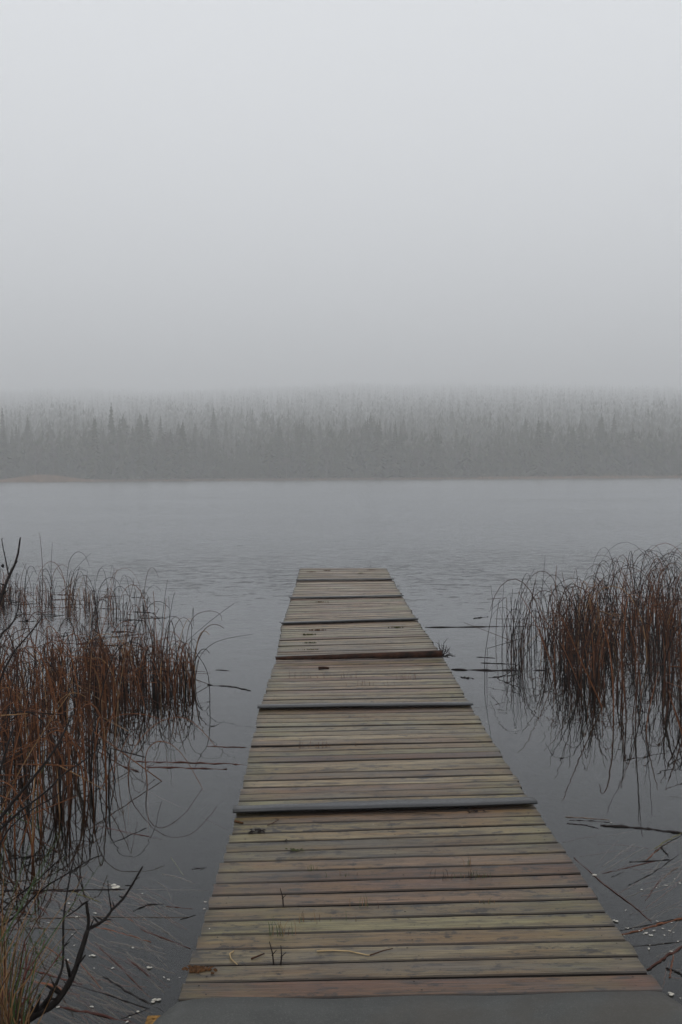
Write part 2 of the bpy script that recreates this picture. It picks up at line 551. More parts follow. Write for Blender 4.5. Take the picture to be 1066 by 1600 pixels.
# the wooded slope behind them: one mass nobody could count
fm = MB()
protos = []
for i in range(5):
    pm = spruce_crown(14 + i, 3.6 + 0.3 * i, 90 + i, 5, 4, simple=True)
    pm.add([(0.12, 0, -1), (-0.1, 0.1, -1), (0, -0.12, -1), (0, 0, 8)], [(0, 1, 3), (1, 2, 3), (2, 0, 3)])
    protos.append((np.array(pm.v), pm.f))
allv, allf, off = [], [], 0
for i in range(25500):
    u = rt.random()
    y = SHORE + 14 + (2380 - SHORE - 14) * u ** 1.6
    x = (rt.uniform(-0.40, 0.40) if i < 18000 else rt.choice((-1, 1)) * rt.uniform(0.34, 0.85)) * y
    pv_, pf_ = rt.choice(protos)
    s = rt.uniform(0.45, 1.0) * (1 + 0.12 * math.sin(x * 0.07 + y * 0.02))
    a = rt.random() * 6.28
    rot = np.array([[math.cos(a), -math.sin(a), 0], [math.sin(a), math.cos(a), 0], [0, 0, 1]])
    allv.append((pv_ * s) @ rot.T + np.array([x, y, hill_z(x, y)]))
    allf.extend([tuple(j + off for j in f) for f in pf_])
    off += len(pv_)
me = bpy.data.meshes.new('forest')
me.from_pydata(np.concatenate(allv), [], allf)
me.materials.append(M_needle)
tag(link('forest', me), 'spruce forest climbing the slope and fading into fog', 'forest', kind='stuff')

# dry reeds and grass along the far shore
mb = MB()
def shore_blade(x, y, h, w):
    z = hill_z(x, y) - 0.1 if y > SHORE else -0.1
    a = rt.uniform(-0.5, 0.5)
    mb.add([(x - w, y - a * w, z), (x + w, y + a * w, z), (x + rt.uniform(-.1, .1), y, z + h)], [(0, 1, 2)])
for i in range(11000):
    y = SHORE + rt.uniform(-1.0, 3.0)
    x = rt.uniform(-240, 240)
    shore_blade(x, y, rt.uniform(0.2, 0.6) * (1.7 if x > 45 else 1.0), 0.07)
for i in range(5000):
    x = -99 + rt.gauss(0, 8.5)
    q = math.exp(-((x + 99) / 11) ** 2)
    shore_blade(x, SHORE + rt.uniform(-2, 4), q * rt.uniform(0.9, 2.2) + 0.3, 0.09)
tag(mb.build('shore_reeds', M_dry), 'tan dry reeds in a thin band along the far shore', 'reeds', kind='stuff')

# ------------------------------------------------------------------ the dock
corners = [((278, 1564), (1034, 1549)), ((368, 1277), (836, 1262.5)), ((405, 1111), (737, 1106)), ((432, 1030), (690, 1024)),
           ((441.5, 977), (652.3, 970.5)), ((454.4, 937.2), (629.5, 933.8)), ((463.6, 908.6), (614.5, 907.4)), ((469, 888.2), (603.8, 887.9))]
CW = [(P(*a, DECK), P(*b, DECK)) for a, b in corners]
dock = empty('wooden_dock', ((CW[0][0] + CW[0][1]) / 2))
tag(dock, 'long weathered plank dock with grey rubber strips, running out over the lake', 'dock')
DL = dock.location.copy()

def plank_mesh(seed):
    rr = random.Random(seed)
    mb = MB()
    w, th, bv = 0.5, 0.028, 0.004
    n = 7
    prof = [(-w, -th), (-w, -bv), (-w + 0.036, 0), (0, 0.0012), (w - 0.036, 0), (w, -bv), (w, -th)]
    v = []
    for i in range(n):
        x = -0.5 + i / (n - 1)
        j1, j2, dz = rr.uniform(-0.016, 0.016), rr.uniform(-0.016, 0.016), rr.uniform(-0.0011, 0.0011)
        for (py, pz) in prof:
            y = py + (j1 if py < -0.3 else j2 if py > 0.3 else 0)
            e = 0
            if i in (0, n - 1): e = rr.uniform(-0.0025, 0.0015)
            v.append((x + (e if i else -e), y, pz + dz))
    k = len(prof)
    f = []
    for i in range(n - 1):
        for j in range(k):
            j2 = (j + 1) % k
            f.append((i * k + j, (i + 1) * k + j, (i + 1) * k + j2, i * k + j2))
    side = [f_ for i, f_ in enumerate(f) if i % k in (0, 5, 6)]
    f = [f_ for i, f_ in enumerate(f) if i % k not in (0, 5, 6)]
    f.append(tuple(range(k)))
    f.append(tuple((n - 1) * k + j for j in reversed(range(k))))
    b0_ = len(mb.v)
    mb.add(v, f)
    mb.f += [tuple(q + b0_ for q in f_) for f_ in side]
    mb.m += [1] * len(side)  # side faces near-black: the shade in the board gaps, painted on
    # orient: unit length in x, unit width in y, metres in z
    return mb.mesh('plank', [M_wood, M_under])

PLANKS = [plank_mesh(s) for s in range(10)]
NORMAL = [(0.178, 0.137, 0.074), (0.162, 0.131, 0.078), (0.192, 0.150, 0.084), (0.142, 0.116, 0.070), (0.160, 0.140, 0.075), (0.170, 0.120, 0.064), (0.118, 0.094, 0.062), (0.205, 0.163, 0.098), (0.150, 0.110, 0.068)]
RED = [(0.090, 0.046, 0.028), (0.078, 0.041, 0.027), (0.098, 0.053, 0.033)]
PINK = [(0.160, 0.104, 0.066), (0.150, 0.095, 0.060)]
reds = {0: {0: 'r', 7: 'r', 8: 'r', -1: 'p'}, 1: {0: 'r', 8: 'r', -1: 'p', 3: 'p'}, 2: {0: 'p', 9: 'r', 5: 'p', -1: 'p', 14: 'p'}, 3: {0: 'p', 9: 'r', -1: 'p'},
        4: {0: 'p', -1: 'p', 7: 'r'}, 5: {-1: 'r', 0: 'p'}, 6: {3: 'r', -1: 'r'}}
rp = random.Random(3)
nails = MB()
joints = []
for si in range(7):
    a0, b0 = CW[si]
    a1, b1 = CW[si + 1]
    Ls = ((a1 - a0).length + (b1 - b0).length) / 2
    n = max(2, round(Ls / 0.1205))
    for k in range(n):
        f = (k + 0.5) / n
        a, b = a0.lerp(a1, f), b0.lerp(b1, f)
        pitch = Ls / n
        ex1, ex2 = rp.gauss(0, 0.0045), rp.gauss(0, 0.0045)
        dirv = (b - a).normalized()
        a = a + dirv * ex1
        b = b + dirv * ex2
        c = (a + b) / 2
        ln = (b - a).length
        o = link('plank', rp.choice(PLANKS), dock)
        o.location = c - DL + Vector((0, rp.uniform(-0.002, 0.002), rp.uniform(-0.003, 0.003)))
        flip = math.pi if rp.random() < 0.5 else 0
        o.rotation_euler = (rp.uniform(-0.014, 0.014), rp.uniform(-0.0018, 0.0018), math.atan2(dirv.y, dirv.x) + flip + rp.uniform(-0.0025, 0.0025))
        wfac = pitch - rp.uniform(0.010, 0.017)
        o.scale = (ln, wfac, 1)
        kind = reds[si].get(k) or reds[si].get(k - n)
        if kind is None and rp.random() < 0.09: kind = 'p'
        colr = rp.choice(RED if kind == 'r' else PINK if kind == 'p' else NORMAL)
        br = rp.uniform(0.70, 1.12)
        dry = min(1.0, max(0.0, (c.y - 5) / 8))          # paler, greyer outward: grazing sky sheen painted into the board colour
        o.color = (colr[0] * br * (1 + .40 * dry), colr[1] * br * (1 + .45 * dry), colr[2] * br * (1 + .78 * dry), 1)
        perp = Vector((-dirv.y, dirv.x, 0))
        for fx in (0.045, 0.5, 0.955):
            for sy in (-0.27, 0.27):
                if rp.random() < 0.35: continue
                q = c + dirv * (ln * (fx - 0.5) + rp.uniform(-0.02, 0.02)) + perp * (sy * wfac) - DL
                rr_ = rp.uniform(0.002, 0.0042)
                z0 = q.z + 0.0045
                nails.add([(q.x, q.y, z0 + 0.001)] + [(q.x + rr_ * math.cos(u), q.y + rr_ * math.sin(u), z0) for u in [i * 1.0472 for i in range(6)]],
                          [(0, 1 + i, 1 + (i + 1) % 6) for i in range(6)])
    # frame under the boards
    for fx in (0.05, 0.5, 0.95):
        p0, p1 = a0.lerp(b0, fx) - DL, a1.lerp(b1, fx) - DL
        mb = MB()
        hw = 0.024
        v = []
        for p in (p0 + Vector((0, 0.02, 0)), p1 - Vector((0, 0.02, 0))):
            v += [(p.x - hw, p.y, -0.037), (p.x + hw, p.y, -0.037), (p.x + hw, p.y, -0.177), (p.x - hw, p.y, -0.177)]
        mb.add(v, [(0, 1, 2, 3), (7, 6, 5, 4), (0, 4, 5, 1), (1, 5, 6, 2), (2, 6, 7, 3), (3, 7, 4, 0)])
        mb.build('joist', M_under, dock)
    # pontoon float
    mb = MB()
    ca = (a0 + b0 + a1 + b1) / 4 - DL
    v = []
    for zz in (-0.18, -0.42):
        for sx, sy in ((-0.6, -0.8), (0.6, -0.8), (0.6, 0.8), (-0.6, 0.8)):
            v.append((ca.x + sx, ca.y + sy, zz))
    mb.add(v, [(0, 1, 2, 3), (7, 6, 5, 4), (0, 4, 5, 1), (1, 5, 6, 2), (2, 6, 7, 3), (3, 7, 4, 0)])
    mb.build('pontoon', M_under, dock)
tag(nails.build('nail_head', M_nail, dock), kind='stuff')

# rubber strips nailed over the joints
def flap(a, b, depth, lift, seed, name='rubber_strip', ends=(0.012, 0.012)):
    rr = random.Random(seed)
    dirv = (b - a).normalized()
    perp = Vector((-dirv.y, dirv.x, 0))
    a = a - dirv * ends[0]
    b = b + dirv * ends[1]
    NX, prof = 40, [(1.0, 0.002), (0.93, 0.006), (0.7, 0.40), (0.45, 0.85), (0.22, 1.0), (0.08, 0.97), (0.0, 0.86), (-0.025, 0.60)]
    ph = [rr.uniform(0, 6.28) for _ in range(4)]
    top, bot = [], []
    for i in range(NX + 1):
        f = i / NX
        p = a.lerp(b, f)
        wv = 1 + 0.10 * math.sin(f * 5 + ph[0]) + 0.03 * math.sin(f * 17 + ph[1])
        dv = 1 + 0.05 * math.sin(f * 7 + ph[2]) + 0.03 * math.sin(f * 31 + ph[3])
        for (q, zf) in prof:
            r_ = p + perp * (q * depth * dv) - DL
            z = 0.008 + lift * zf * (wv if 0.02 < zf else 1) + (0.00012 * rr.uniform(-1, 1))
            top.append((r_.x, r_.y, z + 0.004))
            bot.append((r_.x, r_.y, z - 0.002))
    k = len(prof)
    n = len(top)
    f = []
    for i in range(NX):
        for j in range(k - 1):
            f.append((i * k + j, i * k + j + 1, (i + 1) * k + j + 1, (i + 1) * k + j))
            f.append((n + i * k + j, n + (i + 1) * k + j, n + (i + 1) * k + j + 1, n + i * k + j + 1))
        f.append((i * k, (i + 1) * k, n + (i + 1) * k, n + i * k))
        f.append((i * k + k - 1, n + i * k + k - 1, n + (i + 1) * k + k - 1, (i + 1) * k + k - 1))
    for e in (0, NX):
        for j in range(k - 1):
            f.append((e * k + j, e * k + j + 1, n + e * k + j + 1, n + e * k + j))
    mb = MB(); mb.add(top + bot, f)
    return mb.build(name, M_flap, dock, smooth=True)
for i, (dep, lf) in zip(range(1, 7), [(0.15, 0.024), (0.15, 0.022), (0.12, 0.012), (0.17, 0.020), (0.17, 0.022), (0.17, 0.022)]):
    flap(CW[i][0], CW[i][1], dep, lf, 20 + i)

# the big rubber sheet where the dock meets the shore
mb = MB()
outl_px = [(278, 1563.5), (1034, 1548.5)]
a, b = P(*outl_px[0], DECK + 0.012), P(*outl_px[1], DECK + 0.012)
NX, NY = 34, 26
v = []
for j in range(NY + 1):
    g = j / NY
    for i in range(NX + 1):
        f = i / NX
        p = a.lerp(b, f)
        widen = 0.075 * min(1, g * 14) ** 0.8
        x = p.x + (f - 0.5) * 2 * widen
        y = p.y - g * 2.6 + 0.006 * math.sin(f * 13) * (1 - min(1, g * 8))
        z = 0.012 + 0.003 * math.sin(f * 8 + g * 5) + 0.003 * math.sin(f * 17 - g * 9)
        if f < 0.02 or f > 0.98: z -= 0.004
        z -= 0.10 * g * g
        v.append((x - DL.x, y - DL.y, z))
n = len(v)
v += [(p[0], p[1], p[2] - 0.009) for p in v]
w1 = NX + 1
f = []
for j in range(NY):
    for i in range(NX):
        q = (j * w1 + i, j * w1 + i + 1, (j + 1) * w1 + i + 1, (j + 1) * w1 + i)
        f.append(q[::-1])
        f.append(tuple(n + e for e in q))
for j in range(NY):
    for i in (0, NX):
        f.append((j * w1 + i, (j + 1) * w1 + i, n + (j + 1) * w1 + i, n + j * w1 + i))
for i in range(NX):
    for j in (0, NY):
        f.append((j * w1 + i, j * w1 + i + 1, n + j * w1 + i + 1, n + j * w1 + i))
mb.add(v, f)
mb.build('rubber_sheet', M_mat, dock, smooth=True)
# timbers of the landing under the sheet
for k in range(18):
    o = link('plank', PLANKS[k % 10], dock)
    c = (CW[0][0] + CW[0][1]) / 2
    o.location = (0.01, -0.075 - k * 0.122, -0.012 - 0.10 * ((k * 0.122) / 2.6) ** 2)
    o.scale = (1.46, 0.112, 1)
    o.rotation_euler = (0, 0, 0.02)
    o.color = (0.13, 0.1, 0.075, 1)

# steel bracket at the corner of the sheet
pb = P(240, 1594, 0.16)
br = empty('steel_bracket', pb)
tag(br, 'rusty yellow steel bracket with a bolt hole beside the rubber sheet corner', 'bracket')
mb = MB()
ring = [(math.cos(u) * 0.005, math.sin(u) * 0.005) for u in [i * math.pi / 4 + math.pi / 8 for i in range(8)]]
sq = [(0.022, 0.019), (0.019, 0.022), (-0.019, 0.022), (-0.022, 0.019), (-0.022, -0.03), (-0.019, -0.033), (0.019, -0.033), (0.022, -0.03)]
v = [(x, y, 0.004) for x, y in sq] + [(x, y, 0.004) for x, y in ring] + [(x, y, -0.004) for x, y in sq] + [(x, y, -0.004) for x, y in ring]
f = []
for i in range(8):
    j = (i + 1) % 8
    f += [(i, j, 8 + j, 8 + i), (16 + i, 24 + i, 24 + j, 16 + j), (i, 16 + i, 16 + j, j), (8 + i, 8 + j, 24 + j, 24 + i)]
mb.add(v, f)
mb.build('plate', M_bracket, br)
mb = MB(); mb.tube([(0.0, -0.005, -0.005), (0.01, 0.0, -0.5)], 0.012, 8)
mb.build('post', M_under, br)

# ------------------------------------------------------------------ log lying across the dock
a, b = P(431, 1029, DECK + 0.035), P(690.5, 1021.5, DECK + 0.042)
mb = MB()
rl = random.Random(4)
pts, rad = [], []
for i in range(25):
    f = i / 24
    p = a.lerp(b, f)
    pts.append(p + Vector((0, 0.003 * math.sin(f * 7), 0.001 * math.sin(f * 13 + 1))))
    rad.append((0.014 + 0.017 * f ** 0.6) * (1 + 0.035 * rl.uniform(-1, 1)) * (0.8 if i in (0,) else 1))
mb.tube([p - pts[0] for p in pts], rad, 10)
tag(mb.build('log', M_log, smooth=True, loc=pts[0]), 'dark brown sodden log lying across the dock boards at mid length', 'log')

# ------------------------------------------------------------------ reeds
def reed_path(rr, h, style, lean):
    """points from below the water to the tip, base at the origin"""
    a = rr.uniform(0, 6.28)
    dx, dy = math.cos(a), math.sin(a) * 0.8
    pts = []
    N = 9
    if style == 'arch':
        reach = h * rr.uniform(0.35, 0.9)
        drop = rr.uniform(0.15, 0.75)
        for i in range(N + 2):
            f = i / (N + 1)
            ang = f * (math.pi * (0.5 + 0.5 * drop))
            z = h * (math.sin(ang) if ang < math.pi / 2 else 1 - (1 - math.sin(ang)) * 0.9)
            r_ = reach * (1 - math.cos(ang)) * 0.55
            pts.append(Vector((dx * r_, dy * r_, z)))
    elif style == 'kink':
        k = rr.uniform(0.35, 0.8)
        b_ = rr.uniform(0, 6.28)
        top = Vector((dx * lean * h * k, dy * lean * h * k, h * k))
        l2 = h * (1 - k) + 0.12
        e = top + Vector((math.cos(b_) * l2 * 0.85, math.sin(b_) * l2 * 0.6, rr.uniform(-0.8, 0.25) * l2))
        e.z = max(e.z, 0.0)
        for i in range(5): pts.append(top * (i / 4))
        for i in range(1, 4): pts.append(top.lerp(e, i / 3))
    else:
        cv = rr.uniform(0.0, 0.25)
        for i in range(N):
            f = i / (N - 1)
            pts.append(Vector((dx * h * (lean * f + cv * f * f), dy * h * (lean * f + cv * f * f), h * f * (1 - 0.12 * cv * f))))
    sx, sy = rr.uniform(-0.1, 0.1), rr.uniform(-0.1, 0.1)
    w1, w2 = rr.uniform(0, 6), rr.uniform(0, 6)
    out_ = []
    for i, p in enumerate(pts):
        f = i / (len(pts) - 1)
        out_.append(p + Vector((0.012 * h * math.sin(5 * f + w1), 0.012 * h * math.sin(6 * f + w2), 0)) * f)
    out_.insert(0, Vector((sx * 0.2, sy * 0.2, -0.30)))
    return out_

def in_poly(x, y, poly):
    c = False
    j = len(poly) - 1
    for i in range(len(poly)):
        xi, yi = poly[i]; xj, yj = poly[j]
        if (yi > y) != (yj > y) and x < (xj - xi) * (y - yi) / (yj - yi) + xi: c = not c
        j = i
    return c

def world_poly(px): return [tuple(P(x, y, 0).xy) for x, y in px]

def scatter(poly, n, rr, clump=0.55):
    xs_ = [p[0] for p in poly]; ys_ = [p[1] for p in poly]
    seeds, res = [], []
    while len(seeds) < max(4, n // 5):
        x, y = rr.uniform(min(xs_), max(xs_)), rr.uniform(min(ys_), max(ys_))
        if in_poly(x, y, poly): seeds.append((x, y, rr.uniform(0.03, 0.13)))
    while len(res) < n:
        x, y = rr.uniform(min(xs_), max(xs_)), rr.uniform(min(ys_), max(ys_))
        if rr.random() < clump:
            s = rr.choice(seeds[:max(2, int(len(seeds) * rr.random()))])
            x, y = s[0] + rr.gauss(0, s[2]), s[1] + rr.gauss(0, s[2])
        if in_poly(x, y, poly): res.append((x, y))
    return res

def make_reeds(poly, n, rr, hlo, hhi, styles, cols, r0=0.0034):
    lst = []
    for (x, y) in scatter(poly, n, rr):
        h = rr.uniform(hlo, hhi) * (0.7 if rr.random() < 0.25 else 1)
        st = rr.choices(['straight', 'arch', 'kink'], styles)[0]
        pts = reed_path(rr, h, st, abs(rr.gauss(0, 0.24)))
        r_ = r0 * rr.uniform(0.7, 1.35)
        rad = [r_ * (1.1 - 0.62 * i / (len(pts) - 1)) for i in range(len(pts))]
        mi = rr.choices(range(5), cols)[0]
        lst.append((x, y, pts, rad, mi))
    return lst

def publish(lst, n_single, name, lab, grp, stuff_label):
    lst.sort(key=lambda q: q[1])
    for (x, y, pts, rad, mi) in lst[:n_single]:
        mb = MB(); mb.tube(pts, rad, 4)
        o = mb.build(name, M_reed[mi], smooth=True, loc=(x, y, 0))
        tag(o, lab, 'reed', grp)
    mb = MB()
    for (x, y, pts, rad, mi) in lst[n_single:]:
        b_ = Vector((x, y, 0))
        mb.tube([p + b_ for p in pts], rad, 3, mi, cap=False)
    if lst[n_single:]:
        tag(mb.build('reed_bed', M_reed, smooth=True), stuff_label, 'reeds', kind='stuff')

rr = random.Random(21)
# left: front, middle and far patches
Lfront = world_poly([(-60, 1090), (60, 1075), (150, 1085), (190, 1120), (196, 1180), (190, 1235), (150, 1268), (80, 1275), (-60, 1300)])
Llobe = world_poly([(120, 1045), (235, 1042), (305, 1056), (307, 1084), (240, 1106), (165, 1118)])
Lmid = world_poly([(-90, 1045), (40, 1046), (150, 1042), (235, 1045), (305, 1055), (306, 1083), (240, 1105), (170, 1115), (-90, 1120)])
Lfar = world_poly([(-80, 918), (60, 922), (110, 930), (150, 945), (140, 958), (40, 968), (-80, 970)])
Lthin = world_poly([(120, 934), (190, 938), (245, 956), (235, 972), (120, 968)])
left = make_reeds(Lfront, 320, rr, 0.35, 0.88, [3, 6, 7], [3, 4, 5, .9, .1], 0.0043)
Lfoot = world_poly([(-60, 1285), (70, 1285), (45, 1360), (-60, 1400)])
left += make_reeds(Lfoot, 45, rr, 0.35, 0.85, [4, 4, 6], [3, 4, 4, 2, .3], 0.0040)
left += make_reeds(Lmid, 260, rr, 0.22, 0.58, [3, 5, 8], [3, 5, 4.2, .6, 0], 0.0045)
left += make_reeds(Llobe, 250, rr, 0.24, 0.50, [3, 5, 8], [3, 5, 5, .6, 0], 0.0046)
left += make_reeds(Llobe, 60, rr, 0.45, 0.85, [6, 5, 3], [6, 4, 1.5, .1, 0], 0.0038)
left += make_reeds(Lfar, 270, rr, 0.18, 0.58, [6, 2, 5], [4, 5, 3, .4, 0], 0.0050)
left += make_reeds(Lthin, 70, rr, 0.25, 0.6, [3, 3, 4], [6, 4, 1, .1, 0], 0.0042)
publish(left, 130, 'reed', 'thin brown dead reed stem standing in the near part of the left reed bed', 'reeds in the left bed',
        'dense bed of dead brown reeds left of the dock')
Redge = world_poly([(850, 985), (925, 975), (935, 1080), (872, 1075), (842, 1050)])
Rmain = world_poly([(880, 985), (930, 972), (1066, 955), (1260, 950), (1270, 1190), (1066, 1160), (985, 1140), (935, 1105), (875, 1072)])
Rback = world_poly([(905, 985), (980, 960), (1066, 950), (1250, 950), (1250, 1060), (1000, 1060)])
Rthin = world_poly([(768, 985), (850, 978), (858, 1050), (830, 1062), (790, 1050)])
right = make_reeds(Redge, 170, rr, 0.40, 0.85, [6, 4, 4], [5, 5, 2.5, .2, 0], 0.0044)
right += make_reeds(Rmain, 820, rr, 0.36, 0.82, [6, 4, 5], [4, 5, 4.5, .4, 0], 0.0050)
right += make_reeds(Rback, 290, rr, 0.55, 1.00, [4, 8, 2], [6, 5, 2, .1, 0], 0.0042)
right += make_reeds(Rthin, 40, rr, 0.40, 0.85, [6, 2, 4], [8, 3, .8, 0, 0], 0.0042)
publish(right, 130, 'reed', 'thin dark brown dead reed stem standing in the near part of the right reed bed', 'reeds in the right bed',
        'dense bed of arching dead brown reeds right of the dock')

# single reeds that stand clear of the beds, traced one by one: base pixel on the water, then points above it
def traced(base, rest, r0, mi, lab, cat='reed', name='reed', grp=None):
    b0 = P(*base, 0)
    pts = [Vector((0, 0, -0.3)), Vector((0, 0, 0))]
    for (x, y, dy) in rest:
        pts.append(PY(x, y, b0.y + dy) - b0)
    # round the polyline
    for _ in range(2):
        q = [pts[0]]
        for i in range(len(pts) - 1):
            q += [pts[i].lerp(pts[i + 1], 0.25), pts[i].lerp(pts[i + 1], 0.75)]
        pts = q + [pts[-1]]
    mb = MB(); n = len(pts)
    mb.tube(pts, [r0 * (1.1 - 0.75 * i / (n - 1)) for i in range(n)], 4)
    return tag(mb.build(name, M_reed[mi], smooth=True, loc=b0), lab, cat, grp)
traced((758, 1058), [(757, 1030, 0), (763, 990, 0), (771, 945, 0), (767, 915, 0.1)], 0.0042, 0, 'long dark reed leaning at the dock side of the right reed bed, touching nothing')
traced((761, 1056), [(761, 1035, 0), (762, 1012, 0)], 0.0040, 0, 'short dark reed stub beside the leftmost reed of the right bed')
traced((785, 985), [(785, 950, 0), (788, 903, 0)], 0.0042, 0, 'upright dark reed alone on open water left of the right bed')
traced((800, 1000), [(806, 950, 0), (818, 900, 0), (826, 893, 0), (831, 915, 0)], 0.0040, 0, 'dark reed with a bent-over tip at the left of the right bed')
traced((838, 1000), [(846, 930, 0), (849, 905, 0), (852, 868, 0)], 0.0042, 0, 'tallest straight reed rising over the left half of the right bed')
traced((930, 1010), [(948, 915, 0), (960, 880, 0), (964, 872, 0), (970, 900, 0)], 0.0040, 0, 'reed with sharply folded top above the middle of the right bed')
traced((1000, 1020), [(1010, 920, 0), (1030, 870, 0), (1050, 863, 0), (1075, 880, 0), (1090, 930, 0)], 0.0042, 0, 'highest arching reed at the right edge of the photo over the right bed')
traced((985, 1020), [(1000, 920, 0), (1022, 882, 0), (1045, 873, 0), (1064, 892, 0)], 0.0040, 0, 'arching reed just under the highest arch of the right bed')
traced((850, 1010), [(858, 930, 0), (880, 905, 0), (905, 903, 0), (918, 915, 0), (925, 945, 0)], 0.0036, 0, 'reed making a wide flat arch over the left half of the right bed')
traced((940, 1015), [(955, 900, 0), (980, 880, 0), (1000, 886, 0), (1012, 900, 0), (1018, 925, 0)], 0.0038, 0, 'reed making a round arch over the middle of the right bed')
traced((770, 1060), [(800, 1052, 0), (830, 1010, 0), (850, 980, 0)], 0.0046, 0, 'dark reed lying low over the water at the left foot of the right bed')
traced((766, 1059), [(790, 1070, -0.3), (815, 1055, -0.2), (840, 1040, 0)], 0.005, 0, 'thick broken reed bent onto the water at the left foot of the right bed')
# left side singles
traced((233, 1062), [(231, 1010, 0), (232, 960, 0)], 0.004, 0, 'upright dark reed over the middle of the left bed')
traced((252, 1050), [(253, 975, 0), (258, 930, 0), (262, 906, 0)], 0.004, 0, 'tall straight reed near the outer end of the left bed')
traced((262, 1060), [(262, 990, 0), (270, 935, 0), (274, 925, 0)], 0.004, 0, 'tall reed with dark tip at the outer end of the left bed')
traced((290, 1070), [(290, 1000, 0), (300, 962, 0), (325, 953, 0), (345, 958, 0), (347, 970, 0)], 0.0034, 1, 'thin reed bowing out over open water from the left bed')
traced((305, 1065), [(308, 1030, 0), (330, 1005, 0), (360, 996, 0), (395, 991, 0)], 0.0034, 0, 'thin reed pointing right towards the dock from the left bed end')
traced((328, 1105), [(328, 1075, 0), (324, 1045, 0), (305, 1018, 0), (300, 1003, 0)], 0.0040, 0, 'curved dark reed standing alone just right of the left bed')
traced((200, 1215), [(203, 1180, 0), (222, 1150, 0), (250, 1125, 0), (290, 1118, 0), (320, 1145, 0), (338, 1168, 0)], 0.0036, 2, 'long rusty reed arching right from the near left bed to the water')
traced((231, 1226), [(226, 1190, 0), (232, 1165, 0), (255, 1155, 0), (285, 1175, 0), (320, 1238, -0.1)], 0.0036, 2, 'rusty reed in a low round arch beside the near left bed')
traced((146, 1240), [(147, 1160, 0), (170, 1120, 0), (215, 1113, 0), (255, 1125, 0)], 0.0046, 2, 'thick rust-coloured reed bowing over the near edge of the left bed')
traced((160, 1110), [(158, 1085, 0), (153, 1060, 0), (148, 1047, 0)], 0.0042, 3, 'pale straw-coloured reed standing out in the left bed')
traced((66, 952), [(67, 905, 0), (66, 870, 0), (62, 833, 0)], 0.006, 1, 'thickest tallest reed of the far left patch')
traced((80, 940), [(80, 880, 0), (82, 848, 0)], 0.0048, 0, 'thin upright reed right of the tallest far left reed')
traced((103, 945), [(106, 880, 0), (115, 865, 0), (124, 861, 0), (134, 868, 0), (140, 885, 0)], 0.0045, 0, 'reed in a small round arch at the far left patch')
traced((108, 948), [(112, 895, 0), (128, 878, 0), (143, 863, 0)], 0.004, 0, 'reed slanting up to the right at the far left patch')
traced((148, 950), [(148, 930, 0), (150, 905, 0), (158, 885, 0), (168, 882, 0)], 0.004, 0, 'reed curling right at the thin end of the far left patch')
traced((134, 928), [(135, 908, 0), (137, 891, 0)], 0.0055, 0, 'short thick dark reed at the thin end of the far left patch')
traced((58, 1262), [(60, 1215, 0), (74, 1190, 0)], 0.006, 4, 'green reed shoot low in the near left bed')

# ------------------------------------------------------------------ reeds and sticks floating on or under the water
def floating(pxs, r0, mi, lab, z=0.002, grp=None, name='floating_reed', cat='floating reed', mats=None, flat=True):
    r0 *= 0.55 if name == 'floating_reed' else 0.5 if name == 'floating_stick' else 0.8
    z *= 0.4
    pts = [P(x, y, z) for x, y in pxs]
    b0 = pts[0].copy()
    q = []
    for i in range(len(pts) - 1):
        for k in range(7): q.append(pts[i].lerp(pts[i + 1], k / 7))
    q.append(pts[-1])
    n = len(q)
    q = [p - b0 + Vector((rf.uniform(-1, 1), rf.uniform(-1, 1) * (2.5 if name == 'floating_stick' else 1), rf.uniform(-1, .35))) * r0 * 0.9 for p in q]
    mb = MB()
    mb.tube(q, [r0 * (1.05 - 0.93 * abs(2 * i / (n - 1) - 0.8) ** 1.6 / 2.57) * rf.uniform(.85, 1.1) for i in range(n)], 4)
    return tag(mb.build(name, (mats or M_float)[mi], smooth=True, loc=b0), lab, cat, grp)
rf = random.Random(77)
def c4(x, y): return (x / 2.961, 1200 + y / 2.96)
def c3(x, y): return (x / 2.961, 840 + y / 2.96)
def c5(x, y): return (700 + x / 2.912, 850 + y / 2.912)
def c6(x, y): return (880 + x / 5.73, 1230 + y / 5.73)
def c7(x, y): return (940 + x / 8.46, 1420 + y / 8.46)
G1 = 'dead reeds floating left of the dock'
L1 = 'sodden brown reed floating on the dark water between the left bed and the dock'
